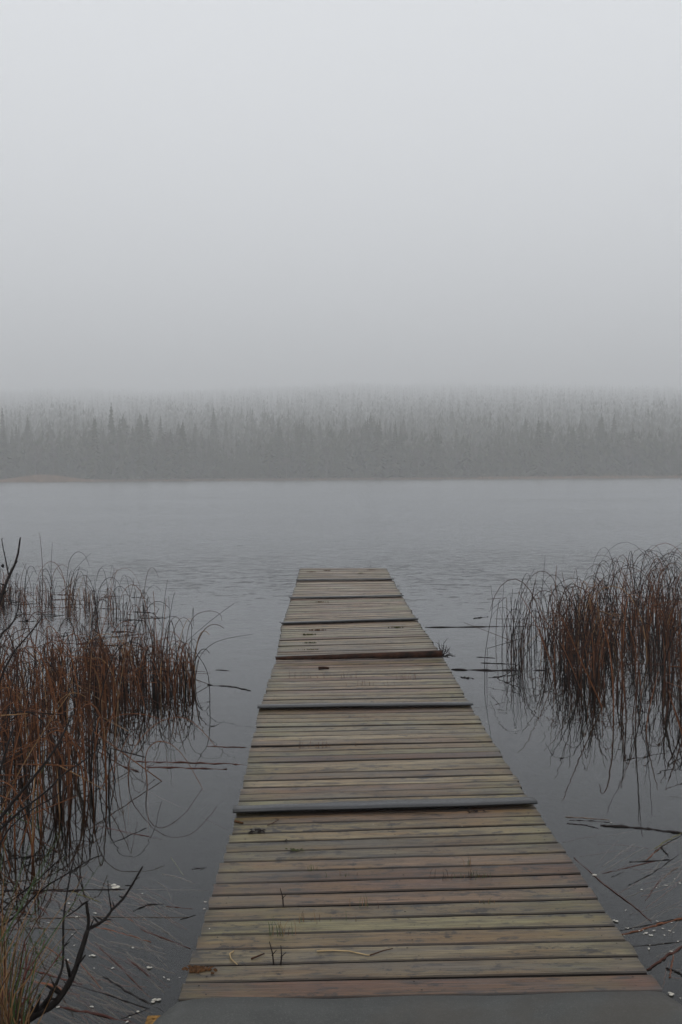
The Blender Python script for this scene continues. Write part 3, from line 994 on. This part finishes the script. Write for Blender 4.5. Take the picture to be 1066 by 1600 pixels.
for pts, r0, mi, z in [
    ([c4(440, 265), c4(600, 300), c4(750, 330)], .005, 1, .001), ([c4(660, 95), c4(860, 195)], .004, 3, -.02),
    ([c4(0, 566), c4(300, 565), c4(580, 560)], .006, 0, .003), ([c4(580, 560), c4(980, 566)], .003, 3, -.01),
    ([c4(330, 570), c4(470, 622)], .003, 4, .002), ([c4(700, 560), c4(830, 575), c4(960, 612)], .003, 0, -.01),
    ([c4(440, 810), c4(560, 920), c4(680, 1050)], .006, 1, .002), ([c4(480, 965), c4(600, 1040), c4(760, 1125)], .008, 0, .002),
    ([c4(650, 745), c4(880, 835)], .005, 1, .002), ([c4(430, 730), c4(570, 765), c4(700, 805)], .006, 2, .001),
    ([c4(270, 1100), c4(450, 1140), c4(640, 1184)], .010, 1, .003), ([c4(300, 990), c4(500, 1050), c4(690, 1115)], .006, 0, .001),
    ([c4(150, 980), c4(370, 1050)], .013, 2, .003), ([c4(370, 900), c4(480, 1030)], .005, 2, .001), ([c4(560, 850), c4(720, 990)], .005, 1, -.015),
    ([c4(790, 410), c4(815, 445), c4(850, 500)], .005, 4, -.01), ([c4(620, 660), c4(705, 622)], .005, 0, .003), ([c4(680, 632), c4(760, 628)], .006, 0, .003),
    ([c4(770, 640), c4(890, 652)], .004, 1, .001), ([c4(0, 700), c4(420, 687), c4(880, 690)], .003, 3, .004), ([c4(835, 700), c4(905, 680)], .004, 0, .003),
    ([c4(890, 468), c4(960, 458)], .006, 0, .002), ([c4(900, 460), c4(940, 470)], .004, 0, .002), ([c4(480, 1035), c4(660, 1110)], .004, 2, -.01),
    ([c4(560, 1160), c4(700, 1110)], .004, 0, .002), ([c4(380, 930), c4(430, 990)], .005, 3, -.02), ([c4(590, 880), c4(700, 970)], .006, 1, .001),
    ([c4(940, 230), c4(1060, 290)], .004, 1, -.02), ([c4(430, 600), c4(700, 650)], .004, 3, -.02), ([c4(520, 820), c4(760, 900)], .004, 0, -.02),
    ([c4(90, 920), c4(240, 960), c4(380, 1000)], .008, 1, .002), ([c4(200, 820), c4(330, 905)], .005, 2, .001)]:
    floating(pts, r0, mi, L1, z, G1)
for i in range(260):
    x, y = rf.uniform(-20, 300), rf.uniform(1365, 1598)
    if x > 400 - (y - 1275) * 0.46: continue
    a = rf.gauss(0.50, 0.17); l = rf.uniform(35, 130)
    q = (x + l * math.cos(a), y + l * math.sin(a) * 1.0)
    lim = 368 - (q[1] - 1276) * 0.312 - 14
    if q[0] > lim: continue
    bend = rf.uniform(-4, 4)
    floating([(x, y), ((x + q[0]) / 2 + bend, (y + q[1]) / 2 - bend), q], rf.uniform(.003, .0065), rf.choice([1, 1, 3, 3, 2, 3]),
             'faded reed drifting just under the dark water left of the dock', -rf.uniform(.004, .09), 'sunken reeds left of the dock', 'sunken_reed')
for pts, r0, lab in [
    ([c3(610, 1035), c3(830, 1040), c3(1066, 1046), (392, 1195)], .012, 'long dark stick floating between the near left bed and the dock edge'),
    ([c3(680, 1060), c3(860, 1066), c3(1050, 1071)], .012, 'second dark stick floating close below the long stick left of the dock'),
    ([c3(960, 680), c3(1066, 688), (392, 1079)], .014, 'dark stick floating beside the dock left of the second rubber strip'),
    ([c3(1000, 612), c3(1066, 616)], .008, 'short dark stick floating right of the outer end of the left bed'),
    ([c3(960, 963), c3(1066, 969), (385, 1168)], .009, 'thin dark stick floating left of the dock above the long stick'),
    ([c3(550, 1050), c3(640, 1080)], .010, 'brown reed bundle floating at the foot of the near left bed')]:
    floating(pts, r0, 1 if 'brown' in lab or 'long' in lab else 0, lab, 0.004, None, 'floating_stick', 'stick')
for pts, r0, lab in [
    ([(665, 980), c5(150, 376), c5(370, 374)], .018, 'straight dark pole floating from the dock to the right bed, the farther one'),
    ([(705, 1046.5), c5(200, 574), c5(450, 575)], .022, 'straight dark pole floating from the dock to the right bed, the nearer one'),
    ([c5(115, 338), c5(150, 334), c5(187, 331)], .020, 'dark sliver floating alone above the farther pole on the right'),
    ([c5(60, 606), c5(90, 609), c5(120, 611)], .018, 'small brown leaf blade floating below the nearer pole on the right'),
    ([c5(185, 608), c5(270, 600), c5(330, 588)], .012, 'broken reed lying on the water at the foot of the right bed'),
    ([c5(130, 513), c5(215, 519)], .010, 'short dark twig floating above the nearer pole on the right'),
    ([c5(150, 541), c5(310, 546)], .009, 'thin dark twig floating close above the nearer pole on the right')]:
    floating(pts, r0, 0, lab, 0.006, None, 'floating_stick', 'stick')
# floating litter inside and around the far left patch
for i in range(46):
    x, y = rf.uniform(-10, 240), rf.uniform(925, 1012)
    l = rf.uniform(8, 45)
    floating([(x, y), (x + l / 2, y + rf.uniform(-1, 1)), (x + l, y + rf.uniform(-2.5, 2.5))], rf.uniform(.005, .013), rf.choice([0, 0, 1]),
             'dark reed litter floating flat on the water by the far left patch', .004, 'reed litter by the far left patch')
G2, L2 = 'dead reeds floating right of the dock', 'sodden reed floating on the dark water between the dock and the right bed'
for pts, r0, mi, z in [
    ([c6(20, 265), c6(200, 275), c6(410, 292)], .006, 3, .003), ([c6(60, 296), c6(240, 300), c6(430, 316)], .005, 0, .002),
    ([c6(40, 325), c6(200, 338), c6(320, 371)], .006, 0, .002), ([c6(820, 550), c6(940, 470), c6(1066, 408)], .006, 4, .02),
    ([c6(740, 655), c6(800, 600), c6(870, 540)], .006, 2, .004), ([c6(870, 530), c6(945, 607)], .007, 0, .01),
    ([c6(600, 668), c6(780, 660), c6(960, 648)], .006, 0, .004), ([c6(350, 772), c6(600, 715), c6(850, 655)], .006, 1, .001),
    ([c6(430, 806), c6(550, 754)], .004, 0, .001), ([c6(590, 876), c6(800, 770), c6(1066, 580)], .006, 0, .002),
    ([c6(740, 1010), c6(800, 920), c6(870, 830)], .005, 1, .003), ([c6(870, 840), c6(960, 760), c6(1066, 690)], .006, 3, .002),
    ([c6(0, 492), c6(180, 455), c6(370, 420)], .005, 1, -.02), ([c6(400, 437), c6(640, 390)], .004, 3, -.02), ([c6(150, 620), c6(400, 580), c6(640, 548)], .005, 1, -.03),
    ([c7(250, 287), c7(560, 225), c7(900, 150), c7(1100, 105)], .004, 0, .002), ([c7(370, 497), c7(700, 475), c7(1080, 430)], .004, 0, .002),
    ([c7(815, 1040), c7(840, 850), c7(890, 700)], .005, 2, -.02)]:
    floating(pts, r0, mi, L2, z, G2)
floating([c6(100, 632), c6(330, 840), (995, 1420), (1019, 1441)], .006, 1, 'long straight reddish reed floating diagonally right of the dock', .003)
floating([c6(340, 342), c6(560, 355), c6(800, 378), c6(1066, 412), (1100, 1308)], .013, 0, 'thick dark reed bundle floating level right of the dock', .004)
floating([c7(270, 346), c7(560, 270), c7(820, 185), c7(1066, 128), (1090, 1428)], .009, 2, 'bright orange-brown reed floating right of the dock', .004)
floating([c7(600, 800), c7(830, 650), c7(1066, 490), (1090, 1464)], .010, 1, 'thick red-brown reed floating at the bottom right corner', .006)
floating([c7(905, 905), c7(925, 740), c7(945, 600)], .007, 2, 'short orange reed pointing at the camera at bottom right', .004)
floating([c7(850, 775), c7(960, 810), c7(1066, 865), (1085, 1530)], .006, 0, 'crooked black twig floating at the bottom right corner', .008)
for i in range(110):
    x, y = rf.uniform(940, 1110), rf.uniform(1310, 1570)
    a = math.pi - rf.gauss(0.45, 0.25); l = rf.uniform(25, 100)
    q = (x + l * math.cos(a), y + l * math.sin(a))
    if q[0] < 836 + (q[1] - 1262) * 0.70 + 16: continue
    floating([(x, y), ((x + q[0]) / 2, (y + q[1]) / 2 + rf.uniform(-4, 4)), q], rf.uniform(.003, .006), rf.choice([1, 1, 3, 3, 2]),
             'faded reed drifting just under the dark water right of the dock', -rf.uniform(.004, .09), 'sunken reeds right of the dock', 'sunken_reed')

# ------------------------------------------------------------------ white foam bits
def foam_mesh(rr, s):
    mb = MB()
    for k in range(4):
        c = Vector((rr.uniform(-.6, .6), rr.uniform(-.45, .45), rr.uniform(0, .12))) * s
        r_ = s * rr.uniform(.25, .5)
        v = [c + Vector((0, 0, r_ * .55))]
        for i in range(7):
            a = i * 2 * math.pi / 7
            v.append(c + Vector((math.cos(a) * r_ * rr.uniform(.6, 1.2), math.sin(a) * r_ * rr.uniform(.6, 1.2), rr.uniform(-.02, .25) * r_)))
        v.append(c - Vector((0, 0, r_ * .3)))
        mb.add(v, [(0, 1 + i, 1 + (i + 1) % 7) for i in range(7)] + [(8, 1 + (i + 1) % 7, 1 + i) for i in range(7)])
    return mb
def foam(px, s, lab, grp=None, z=0.002):
    p = P(*px, z)
    o = foam_mesh(rf, s).build('foam_bit', M_foam, loc=p)
    return tag(o, lab, 'foam', grp)
foam((180, 1386), .034, 'largest white foam lump, on the water beside the bare branch tip')
FM = bpy.data
for q in [(660, 580), (320, 625), (355, 688), (225, 715), (155, 740), (310, 888), (615, 832), (525, 925), (440, 672), (270, 1105), (600, 1153), (640, 1128),
          (830, 970), (780, 980), (760, 968), (942, 652), (950, 620), (585, 1175), (340, 770), (345, 820), (435, 925), (425, 1105)]:
    foam(c4(*q), rf.uniform(.005, .010), 'tiny white foam crumb floating on the water left of the dock', 'white crumbs left of the dock')
foam(c4(425, 868), .017, 'white foam flake floating just right of the big bare branch')
foam(c4(695, 922), .017, 'white foam flake floating midway between bare branch and dock')
foam(c4(725, 1078), .021, 'white foam clump on floating reed tips near the bracket')
for q in [(340, 255), (420, 265), (825, 350), (930, 185), (735, 165), (1005, 430), (640, 480), (810, 460), (1040, 1180), (300, 350), (500, 290), (545, 280), (700, 290),
          (920, 565), (320, 20), (950, 310), (810, 260), (900, 290)]:
    foam(c7(*q), rf.uniform(.004, .009), 'tiny white foam crumb floating on the water right of the dock', 'white crumbs right of the dock')
for q in [(830, 900), (920, 880), (705, 918), (1045, 860), (425, 318), (1000, 820)]:
    foam(c6(*q), rf.uniform(.006, .009), 'tiny white foam crumb floating on the water right of the dock', 'white crumbs right of the dock')
foam(c6(280, 787), .016, 'white foam flake beside the long reddish floating reed on the right')
foam(c7(180, 162), .015, 'white foam flake close to the dock edge at lower right')
foam(c7(570, 327), .014, 'white foam flake under the bright orange floating reed, left of its pair')
foam(c7(655, 350), .012, 'white foam flake under the bright orange floating reed, right of its pair')
foam(c7(640, 530), .012, 'white foam flake by the thin dark reed at lower right')
foam(c7(940, 1125), .022, 'white foam clump at the bottom right beside the rubber sheet')
for q in [(805, 1140), (760, 1128), (630, 1041), (553, 1043), (520, 1242), (583, 1288), (722, 1291), (328, 1451)]:
    foam(q, rf.uniform(.004, .006), 'tiny white crumb lying on the dock boards', 'white crumbs on the dock', DECK + .003)

# ------------------------------------------------------------------ things on the dock
def tuft(px, n, h, spread, mats, mix_, lab, name='grass_tuft', cat='grass tuft', z=DECK, thin=0.0011, grp=None):
    b0 = P(*px, z)
    mb = MB()
    for i in range(n):
        x, y = rf.gauss(0, spread), rf.gauss(0, spread * .18)
        hh = h * rf.uniform(.35, 1)
        a = rf.uniform(0, 6.28); l = hh * rf.uniform(.05, .5)
        e = Vector((x + math.cos(a) * l, y + math.sin(a) * l * .6, hh))
        m_ = Vector((x + math.cos(a) * l * .3, y + math.sin(a) * l * .2, hh * .55))
        mb.tube([(x, y, -.02), m_, e], [thin, thin * .8, thin * .2], 3, rf.choices(range(len(mats)), mix_)[0], cap=False)
    return tag(mb.build(name, mats, loc=b0), lab, cat, grp)
GR = [M_leaf, M_reed[3], M_reed[1]]
tuft((436, 1462), 16, .075, .035, GR, [6, 2, 1], 'largest green grass tuft growing between dock boards, lower left')
tuft((500, 1440), 12, .045, .07, GR, [4, 3, 1], 'thin line of grass in the board gap right of the largest tuft')
tuft((575, 1415), 8, .05, .05, GR, [4, 3, 1], 'wispy grass in a gap near the middle of the near dock boards')
tuft((720, 1372), 13, .05, .05, [M_leaf, M_reed[0], M_reed[1]], [1, 4, 3], 'dark tuft of stems on the two red-brown boards, right')
tuft((745, 1370), 22, .02, .035, [M_leaf, M_reed[3], M_rustmoss], [3, 2, 2], 'low mossy tuft beside dark stems on the red-brown boards')
tuft((735, 1352), 7, .04, .012, GR, [5, 2, 0], 'small green tuft above the two red-brown boards, right')
tuft((765, 1412), 7, .03, .02, GR, [2, 3, 1], 'small yellowish tuft below the two red-brown boards, right')
tuft((540, 1370), 7, .035, .03, GR, [4, 2, 1], 'small green tuft on the red-brown boards, left of middle')
tuft((487, 1360), 7, .03, .015, GR, [5, 2, 0], 'small green tuft above the red-brown boards, left')
tuft((478, 1168), 6, .06, .02, [M_reed[1], M_reed[2]], [1, 1], 'sparse brown stems on a board between the two near rubber strips', 'dry_tuft', 'dry tuft')
tuft((505, 1168), 14, .05, .035, [M_reed[1], M_reed[2]], [1, 1], 'brown dry tuft on a board between the two near rubber strips', 'dry_tuft', 'dry tuft')
tuft((555, 1165), 5, .02, .02, [M_reed[1], M_reed[2]], [1, 1], 'tiny brown tuft right of the dry tuft between near rubber strips', 'dry_tuft', 'dry tuft')
for q, lab in [((640, 1062), 'brown dry tuft in front of the log, at the right'), ((540, 1060), 'thin dry tuft in front of the log, at the middle'),
               ((583, 1072), 'sparse dry stems in front of the log, right of middle'), ((482, 1060), 'small dry tuft in front of the log, at the left')]:
    tuft(q, 12, .07, .06, [M_reed[1], M_reed[2]], [1, 1], lab, 'dry_tuft', 'dry tuft')
for q, lab, m_ in [((487, 894), 'brown moss tuft at the far end of the dock, left', M_rustmoss), ((511, 892), 'rusty moss tuft at the far end of the dock, left of middle', M_rustmoss),
                   ((580, 891), 'rusty tuft at the far end of the dock, right', M_rustmoss), ((565, 896), 'green moss spot near the far end of the dock', M_moss),
                   ((518, 933), 'green moss by the fifth rubber strip on the dock', M_moss), ((502, 941), 'rusty moss just in front of the fifth rubber strip', M_rustmoss),
                   ((620, 981), 'green moss spot just in front of the fourth rubber strip, right', M_moss), ((496, 985), 'rusty moss in front of the fourth rubber strip, left', M_rustmoss),
                   ((486, 1005), 'green moss spot on boards behind the log, upper left', M_moss), ((486, 1016), 'green moss spot on boards behind the log, lower left', M_moss),
                   ((482, 992), 'yellowish moss spot behind the log, topmost left', M_moss)]:
    tuft(q, 40, .016, .035, [m_], [1], lab, 'moss_tuft', 'moss', thin=.0045)
def stick(pxs, zs, r0, mat, lab, name, cat):
    pts = [P(x, y, z) for (x, y), z in zip(pxs, zs)]
    b0 = pts[0].copy()
    mb = MB(); mb.tube([p - b0 for p in pts], [r0 * (1.1 - .6 * i / len(pts)) for i in range(len(pts))], 5)
    return tag(mb.build(name, mat, smooth=True, loc=b0), lab, cat)
zz = DECK + .006
stick([(495, 1486), (520, 1485), (545, 1486), (575, 1492.5), (579, 1492)], [zz] * 5, .0030, M_straw, 'long pale straw lying across the near dock boards', 'straw', 'straw')
stick([(578, 1492.5), (600, 1485), (614, 1482)], [zz, zz + .004, zz + .01], .0022, M_reed[1], 'brown end twig touching the long pale straw', 'twig', 'twig')
stick([(365, 1486), (359, 1490), (361, 1498), (371, 1507)], [zz] * 4, .0026, M_straw, 'short curled pale straw on the near left dock boards', 'straw', 'straw')
stick([(393, 1498), (413, 1490)], [zz, zz], .003, M_reed[1], 'short brown twig right of the curled straw', 'twig', 'twig')
# two upright dark twigs standing in a gap
for (bx_, by_, tx, ty, lab) in [(428, 1511, 421, 1471, 'taller dark twig standing up in a near board gap'), (438, 1511, 439, 1477, 'shorter dark twig standing beside the taller one'),
                                (443, 1418, 438, 1388, 'thin dark twig standing in a gap above the largest tuft')]:
    b0 = P(bx_, by_, DECK - .01)
    e = PY(tx, ty, b0.y) - b0
    mb = MB(); mb.tube([(0, 0, 0), e * .5 + Vector((.004, 0, 0)), e], [.0028, .0024, .0012], 5)
    mb.tube([e * .45, e * .62 + Vector((.018, 0, 0.004))], [.0018, .001], 4)
    tag(mb.build('twig', M_reed[0], loc=b0), lab, 'twig')
stick([(367, 1283), (380, 1286)], [zz, zz], .0055, M_rustmoss, 'short orange bark chip on the board before the big rubber strip', 'bark_chip', 'bark')
stick([(418, 1290), (430, 1284), (436, 1281), (430, 1279)], [zz] * 4, .0016, M_reed[1], 'small curled brown stem beside the dark leaf clump', 'twig', 'twig')
stick([(498, 1044), (506, 1043.5), (514, 1044)], [zz + .006] * 3, .013, M_log, 'small dark bark piece in front of the log, left', 'bark_chip', 'bark')
def clump(px, s, mat, lab, name, cat, n=14, z=DECK, flat=.3):
    b0 = P(*px, z)
    mb = MB()
    for i in range(n):
        c = Vector((rf.gauss(0, s), rf.gauss(0, s * .45), abs(rf.gauss(0, s * flat)) + .003))
        a = rf.random() * 6.28
        u = Vector((math.cos(a), math.sin(a), rf.uniform(-.3, .5))) * s * rf.uniform(.4, .8)
        w_ = Vector((-math.sin(a), math.cos(a), rf.uniform(-.3, .5))) * s * rf.uniform(.2, .4)
        up = Vector((0, 0, s * .22))
        mb.add([c - u, c - w_, c + u, c + w_, c + up, c - up * .4], [(0, 1, 4), (1, 2, 4), (2, 3, 4), (3, 0, 4), (1, 0, 5), (2, 1, 5), (3, 2, 5), (0, 3, 5)])
    return tag(mb.build(name, mat, loc=b0), lab, cat)
clump((402, 1301), .022, M_bark, 'dark clump of rotten leaves on the boards left, before the big rubber strip', 'leaf_clump', 'leaves', 18)
clump((449, 1315), .009, M_bark, 'tiny dark leaf scrap between leaf clump and moss', 'leaf_scrap', 'leaves', 6)
clump((459, 1330), .014, M_moss, 'small green moss tuft on the boards below the leaf clump', 'moss_tuft', 'moss', 14)
clump((472, 1330), .010, M_moss, 'tiny green moss tuft just right of the small one', 'moss_tuft', 'moss', 10)
clump((310, 1516), .019, M_rustmoss, 'flat rusty lichen patch at the left end of a near board', 'lichen_patch', 'lichen', 80, flat=.05)
clump((744, 1269), .018, M_bark, 'wet dark scraps just in front of the big rubber strip, right', 'leaf_scrap', 'leaves', 10, flat=.1)
# twigs sticking out behind the right end of the log
b0 = P(692, 1026, .12)
mb = MB()
for (x, y, dy) in [(686, 1000, 0), (690, 1006, .1), (698, 1008, 0), (704, 1012, .1), (700, 1018, -.1), (708, 1022, 0), (694, 1002, .2), (712, 1026, 0), (703, 1028, -.2)]:
    e = PY(x, y, b0.y + dy) - b0
    m_ = e * .5 + Vector((rf.uniform(-.02, .02), 0, rf.uniform(-.01, .03)))
    mb.tube([(0, 0, 0), m_, e], [.005, .004, .0015], 4)
    for k in range(2):
        s = (Vector((0, 0, 0))).lerp(e, rf.uniform(.4, .9))
        mb.tube([s, s + Vector((rf.uniform(-.05, .05), rf.uniform(-.03, .03), rf.uniform(0, .06)))], [.003, .001], 3)
tag(mb.build('twig_bunch', M_bark, loc=b0), 'bunch of dark bare twigs beside the right end of the log', 'twigs')

# ------------------------------------------------------------------ bare shrubs on the left
def branch_pts(pxs, y0, y1):
    n = len(pxs)
    pts = [PY(x, y, y0 + (y1 - y0) * i / max(1, n - 1)) for i, (x, y) in enumerate(pxs)]
    for _ in range(1):
        q = [pts[0]]
        for i in range(len(pts) - 1):
            q += [pts[i].lerp(pts[i + 1], .28), pts[i].lerp(pts[i + 1], .72)]
        pts = q + [pts[-1]]
    return pts
def branch(parent, pxs, y0, y1, w0, w1, mat=M_bark, name='branch', buds=0):
    pts = branch_pts(pxs, y0, y1)
    n = len(pts)
    k = .5 / F * (.70 if mat is M_bark else 1)
    rad = [(w0 + (w1 - w0) * i / (n - 1)) * k * pts[i].y * rf.uniform(.92, 1.1) for i in range(n)]
    mb = MB()
    mb.tube([p - parent.location for p in pts], rad, 7 if w0 > 6 else 5)
    for b_ in range(buds):
        i = rf.randrange(1, n)
        p = pts[i] - parent.location
        e = Vector((rf.uniform(-1, 1), rf.uniform(-.5, .5), rf.uniform(.1, 1))).normalized() * rad[i] * rf.uniform(3, 7)
        mb.tube([p, p + e], [rad[i] * .7, rad[i] * .3], 4)
    return mb.build(name, mat, parent, smooth=True)
sh = empty('bare_shrub', PY(30, 1605, 3.55))
tag(sh, 'dark leafless shrub branch forking up over the water at lower left', 'shrub')
branch(sh, [(10, 1630), (32, 1600), (64, 1580), (83, 1571), (102, 1548), (115, 1523), (128, 1483), (137, 1453)], 3.55, 3.75, 19, 11, buds=9)
branch(sh, [(137, 1455), (139, 1437), (136.5, 1422), (135.5, 1410)], 3.75, 3.76, 8.5, 6.5)
branch(sh, [(136, 1411), (131, 1411), (122, 1420), (112, 1427), (104, 1432)], 3.76, 3.70, 5, 2.5, buds=3)
branch(sh, [(136, 1454), (143, 1449), (159, 1441), (170, 1430), (175, 1421), (189, 1409), (203, 1389), (214, 1370), (223, 1354)], 3.75, 3.95, 8, 4.5, buds=9)
branch(sh, [(174, 1421), (171, 1402), (169, 1389), (169, 1375)], 3.84, 3.86, 3.5, 1.5, buds=1)
branch(sh, [(72, 1577), (80, 1555), (92, 1528), (96, 1518), (99, 1505), (99, 1470), (99, 1435), (104, 1400), (111, 1362), (118, 1330)], 3.62, 3.9, 8, 2.6, buds=6)
branch(sh, [(99, 1480), (110, 1465), (121, 1455)], 3.74, 3.78, 3, 1.5)
branch(sh, [(60, 1583), (48, 1592), (38, 1604), (30, 1625)], 3.6, 3.56, 5, 5)
sh2 = empty('bare_shrub', PY(-60, 1500, 4.1))
tag(sh2, 'leafless shrub of long thin dark twigs leaning in from the left edge', 'shrub')
branch(sh2, [(-70, 1480), (-40, 1340), (0, 1277), (66, 1199), (90, 1165), (105, 1135), (113, 1115)], 4.1, 4.6, 9, 3, buds=6)
branch(sh2, [(-65, 1470), (-30, 1330), (20, 1275), (75, 1236), (97, 1210), (131, 1190), (157, 1168)], 4.1, 4.7, 7, 2, buds=7)
branch(sh2, [(-60, 1500), (-10, 1455), (24, 1433), (64, 1389), (111, 1362), (145, 1340), (160, 1337)], 4.1, 4.3, 6, 2, buds=8)
branch(sh2, [(-50, 1480), (7, 1416), (51, 1382), (91, 1345), (103, 1333)], 4.1, 4.3, 5, 2, buds=5)
branch(sh2, [(-60, 1400), (0, 1345), (51, 1337), (86, 1335)], 4.1, 4.4, 4, 1.6, buds=4)
branch(sh2, [(-70, 1460), (-55, 1200), (-25, 1010), (0, 940), (12, 905), (27, 875), (32, 840)], 4.1, 4.6, 11, 3, buds=9)
branch(sh2, [(14, 900), (8, 870), (4, 852), (3, 842)], 4.54, 4.58, 3, 2, buds=4)
branch(sh2, [(-60, 1300), (-40, 1080), (0, 992), (18, 977), (28, 957), (31, 925)], 4.1, 4.6, 7, 2, buds=4)
branch(sh2, [(-50, 1220), (-10, 1090), (15, 1026), (45, 992), (63, 970), (67, 957)], 4.2, 4.7, 6, 1.8, buds=4)
branch(sh2, [(-40, 1430), (-10, 1240), (10, 1170), (20, 1140)], 4.1, 4.4, 8, 4, buds=4)
branch(sh2, [(-60, 1450), (0, 1310), (40, 1270), (95, 1240), (120, 1215)], 4.1, 4.5, 5, 1.6, buds=6)
for (x, y, w_) in [(5, 884, 6), (43, 970, 5), (97, 1160, 4), (120, 1175, 3)]:
    p = PY(x, y, 4.5) - sh2.location
    mb = MB(); r_ = w_ * .5 / F * 4.5
    mb.tube([p - Vector((0, 0, r_)), p - Vector((r_ * .3, 0, 0)), p + Vector((0, 0, r_))], [r_ * .4, r_, r_ * .3], 6)
    mb.build('bud', M_bark, sh2, smooth=True)

# young shrub with red stems and grey-green leaves
ys_ = empty('young_shrub', PY(15, 1610, 3.4))
tag(ys_, 'young shrub with thin red stems and small green leaves, bottom left corner', 'shrub')
stems = [[(8, 1612), (10, 1599), (29, 1559), (43, 1515), (53, 1484)], [(10, 1605), (16, 1590), (54, 1547), (73, 1520), (86, 1502), (97, 1486)],
         [(43, 1516), (55, 1500), (64, 1489), (70, 1469)], [(2, 1610), (3, 1560), (8, 1510), (14, 1478)], [(38, 1530), (42, 1500), (38, 1468)], [(20, 1590), (52, 1569), (25, 1590)]]
for s_ in stems[:5]: branch(ys_, s_, 3.42, 3.55, 3.4, 1.8, M_redstem, 'stem')
lm = MB()
for (x, y, n) in [(53, 1482, 16), (66, 1478, 16), (70, 1468, 10), (93, 1494, 18), (86, 1508, 10), (14, 1482, 16), (8, 1500, 10)]:
    for i in range(n):
        p = PY(x + rf.gauss(0, 3), y + rf.gauss(0, 6), 3.53 + rf.gauss(0, .015)) - ys_.location
        dv_ = Vector((rf.gauss(.2, .5), rf.gauss(0, .5), rf.uniform(.3, 1))).normalized() * rf.uniform(.012, .022)
        sd = dv_.cross(Vector((rf.random(), rf.random(), rf.random()))).normalized() * .0026
        up = dv_.cross(sd).normalized() * .0008
        lm.add([p, p + dv_ * .5 + sd, p + dv_, p + dv_ * .5 - sd, p + dv_ * .5 + up], [(0, 1, 4), (1, 2, 4), (2, 3, 4), (3, 0, 4)])
tag(lm.build('leaf', M_leaf, ys_), kind='stuff')

# grass on the bank, bottom left
mb = MB()
for i in range(170):
    x, y = rf.uniform(-60, 40) , 3.35 + rf.uniform(-.15, .25)
    b_ = PY(x, 1612, y); b_.z = bed_z(b_.x, b_.y) - .01
    h = rf.uniform(.3, .78) * (1.0 if x < 12 else .6)
    a = rf.uniform(0, 6.28); l = h * rf.uniform(.05, .55)
    e = b_ + Vector((math.cos(a) * l, math.sin(a) * l * .7, h))
    m_ = b_ + Vector((math.cos(a) * l * .3, math.sin(a) * l * .2, h * .6))
    mb.tube([b_, m_, e], [.0028, .0022, .0006], 3, rf.choices([0, 1, 2], [3, 3, 2])[0], cap=False)
tag(mb.build('bank_grass', [M_leaf, M_reed[3], M_reed[1]]), 'yellow and green grass on the bank at the bottom left corner', 'grass', kind='stuff')
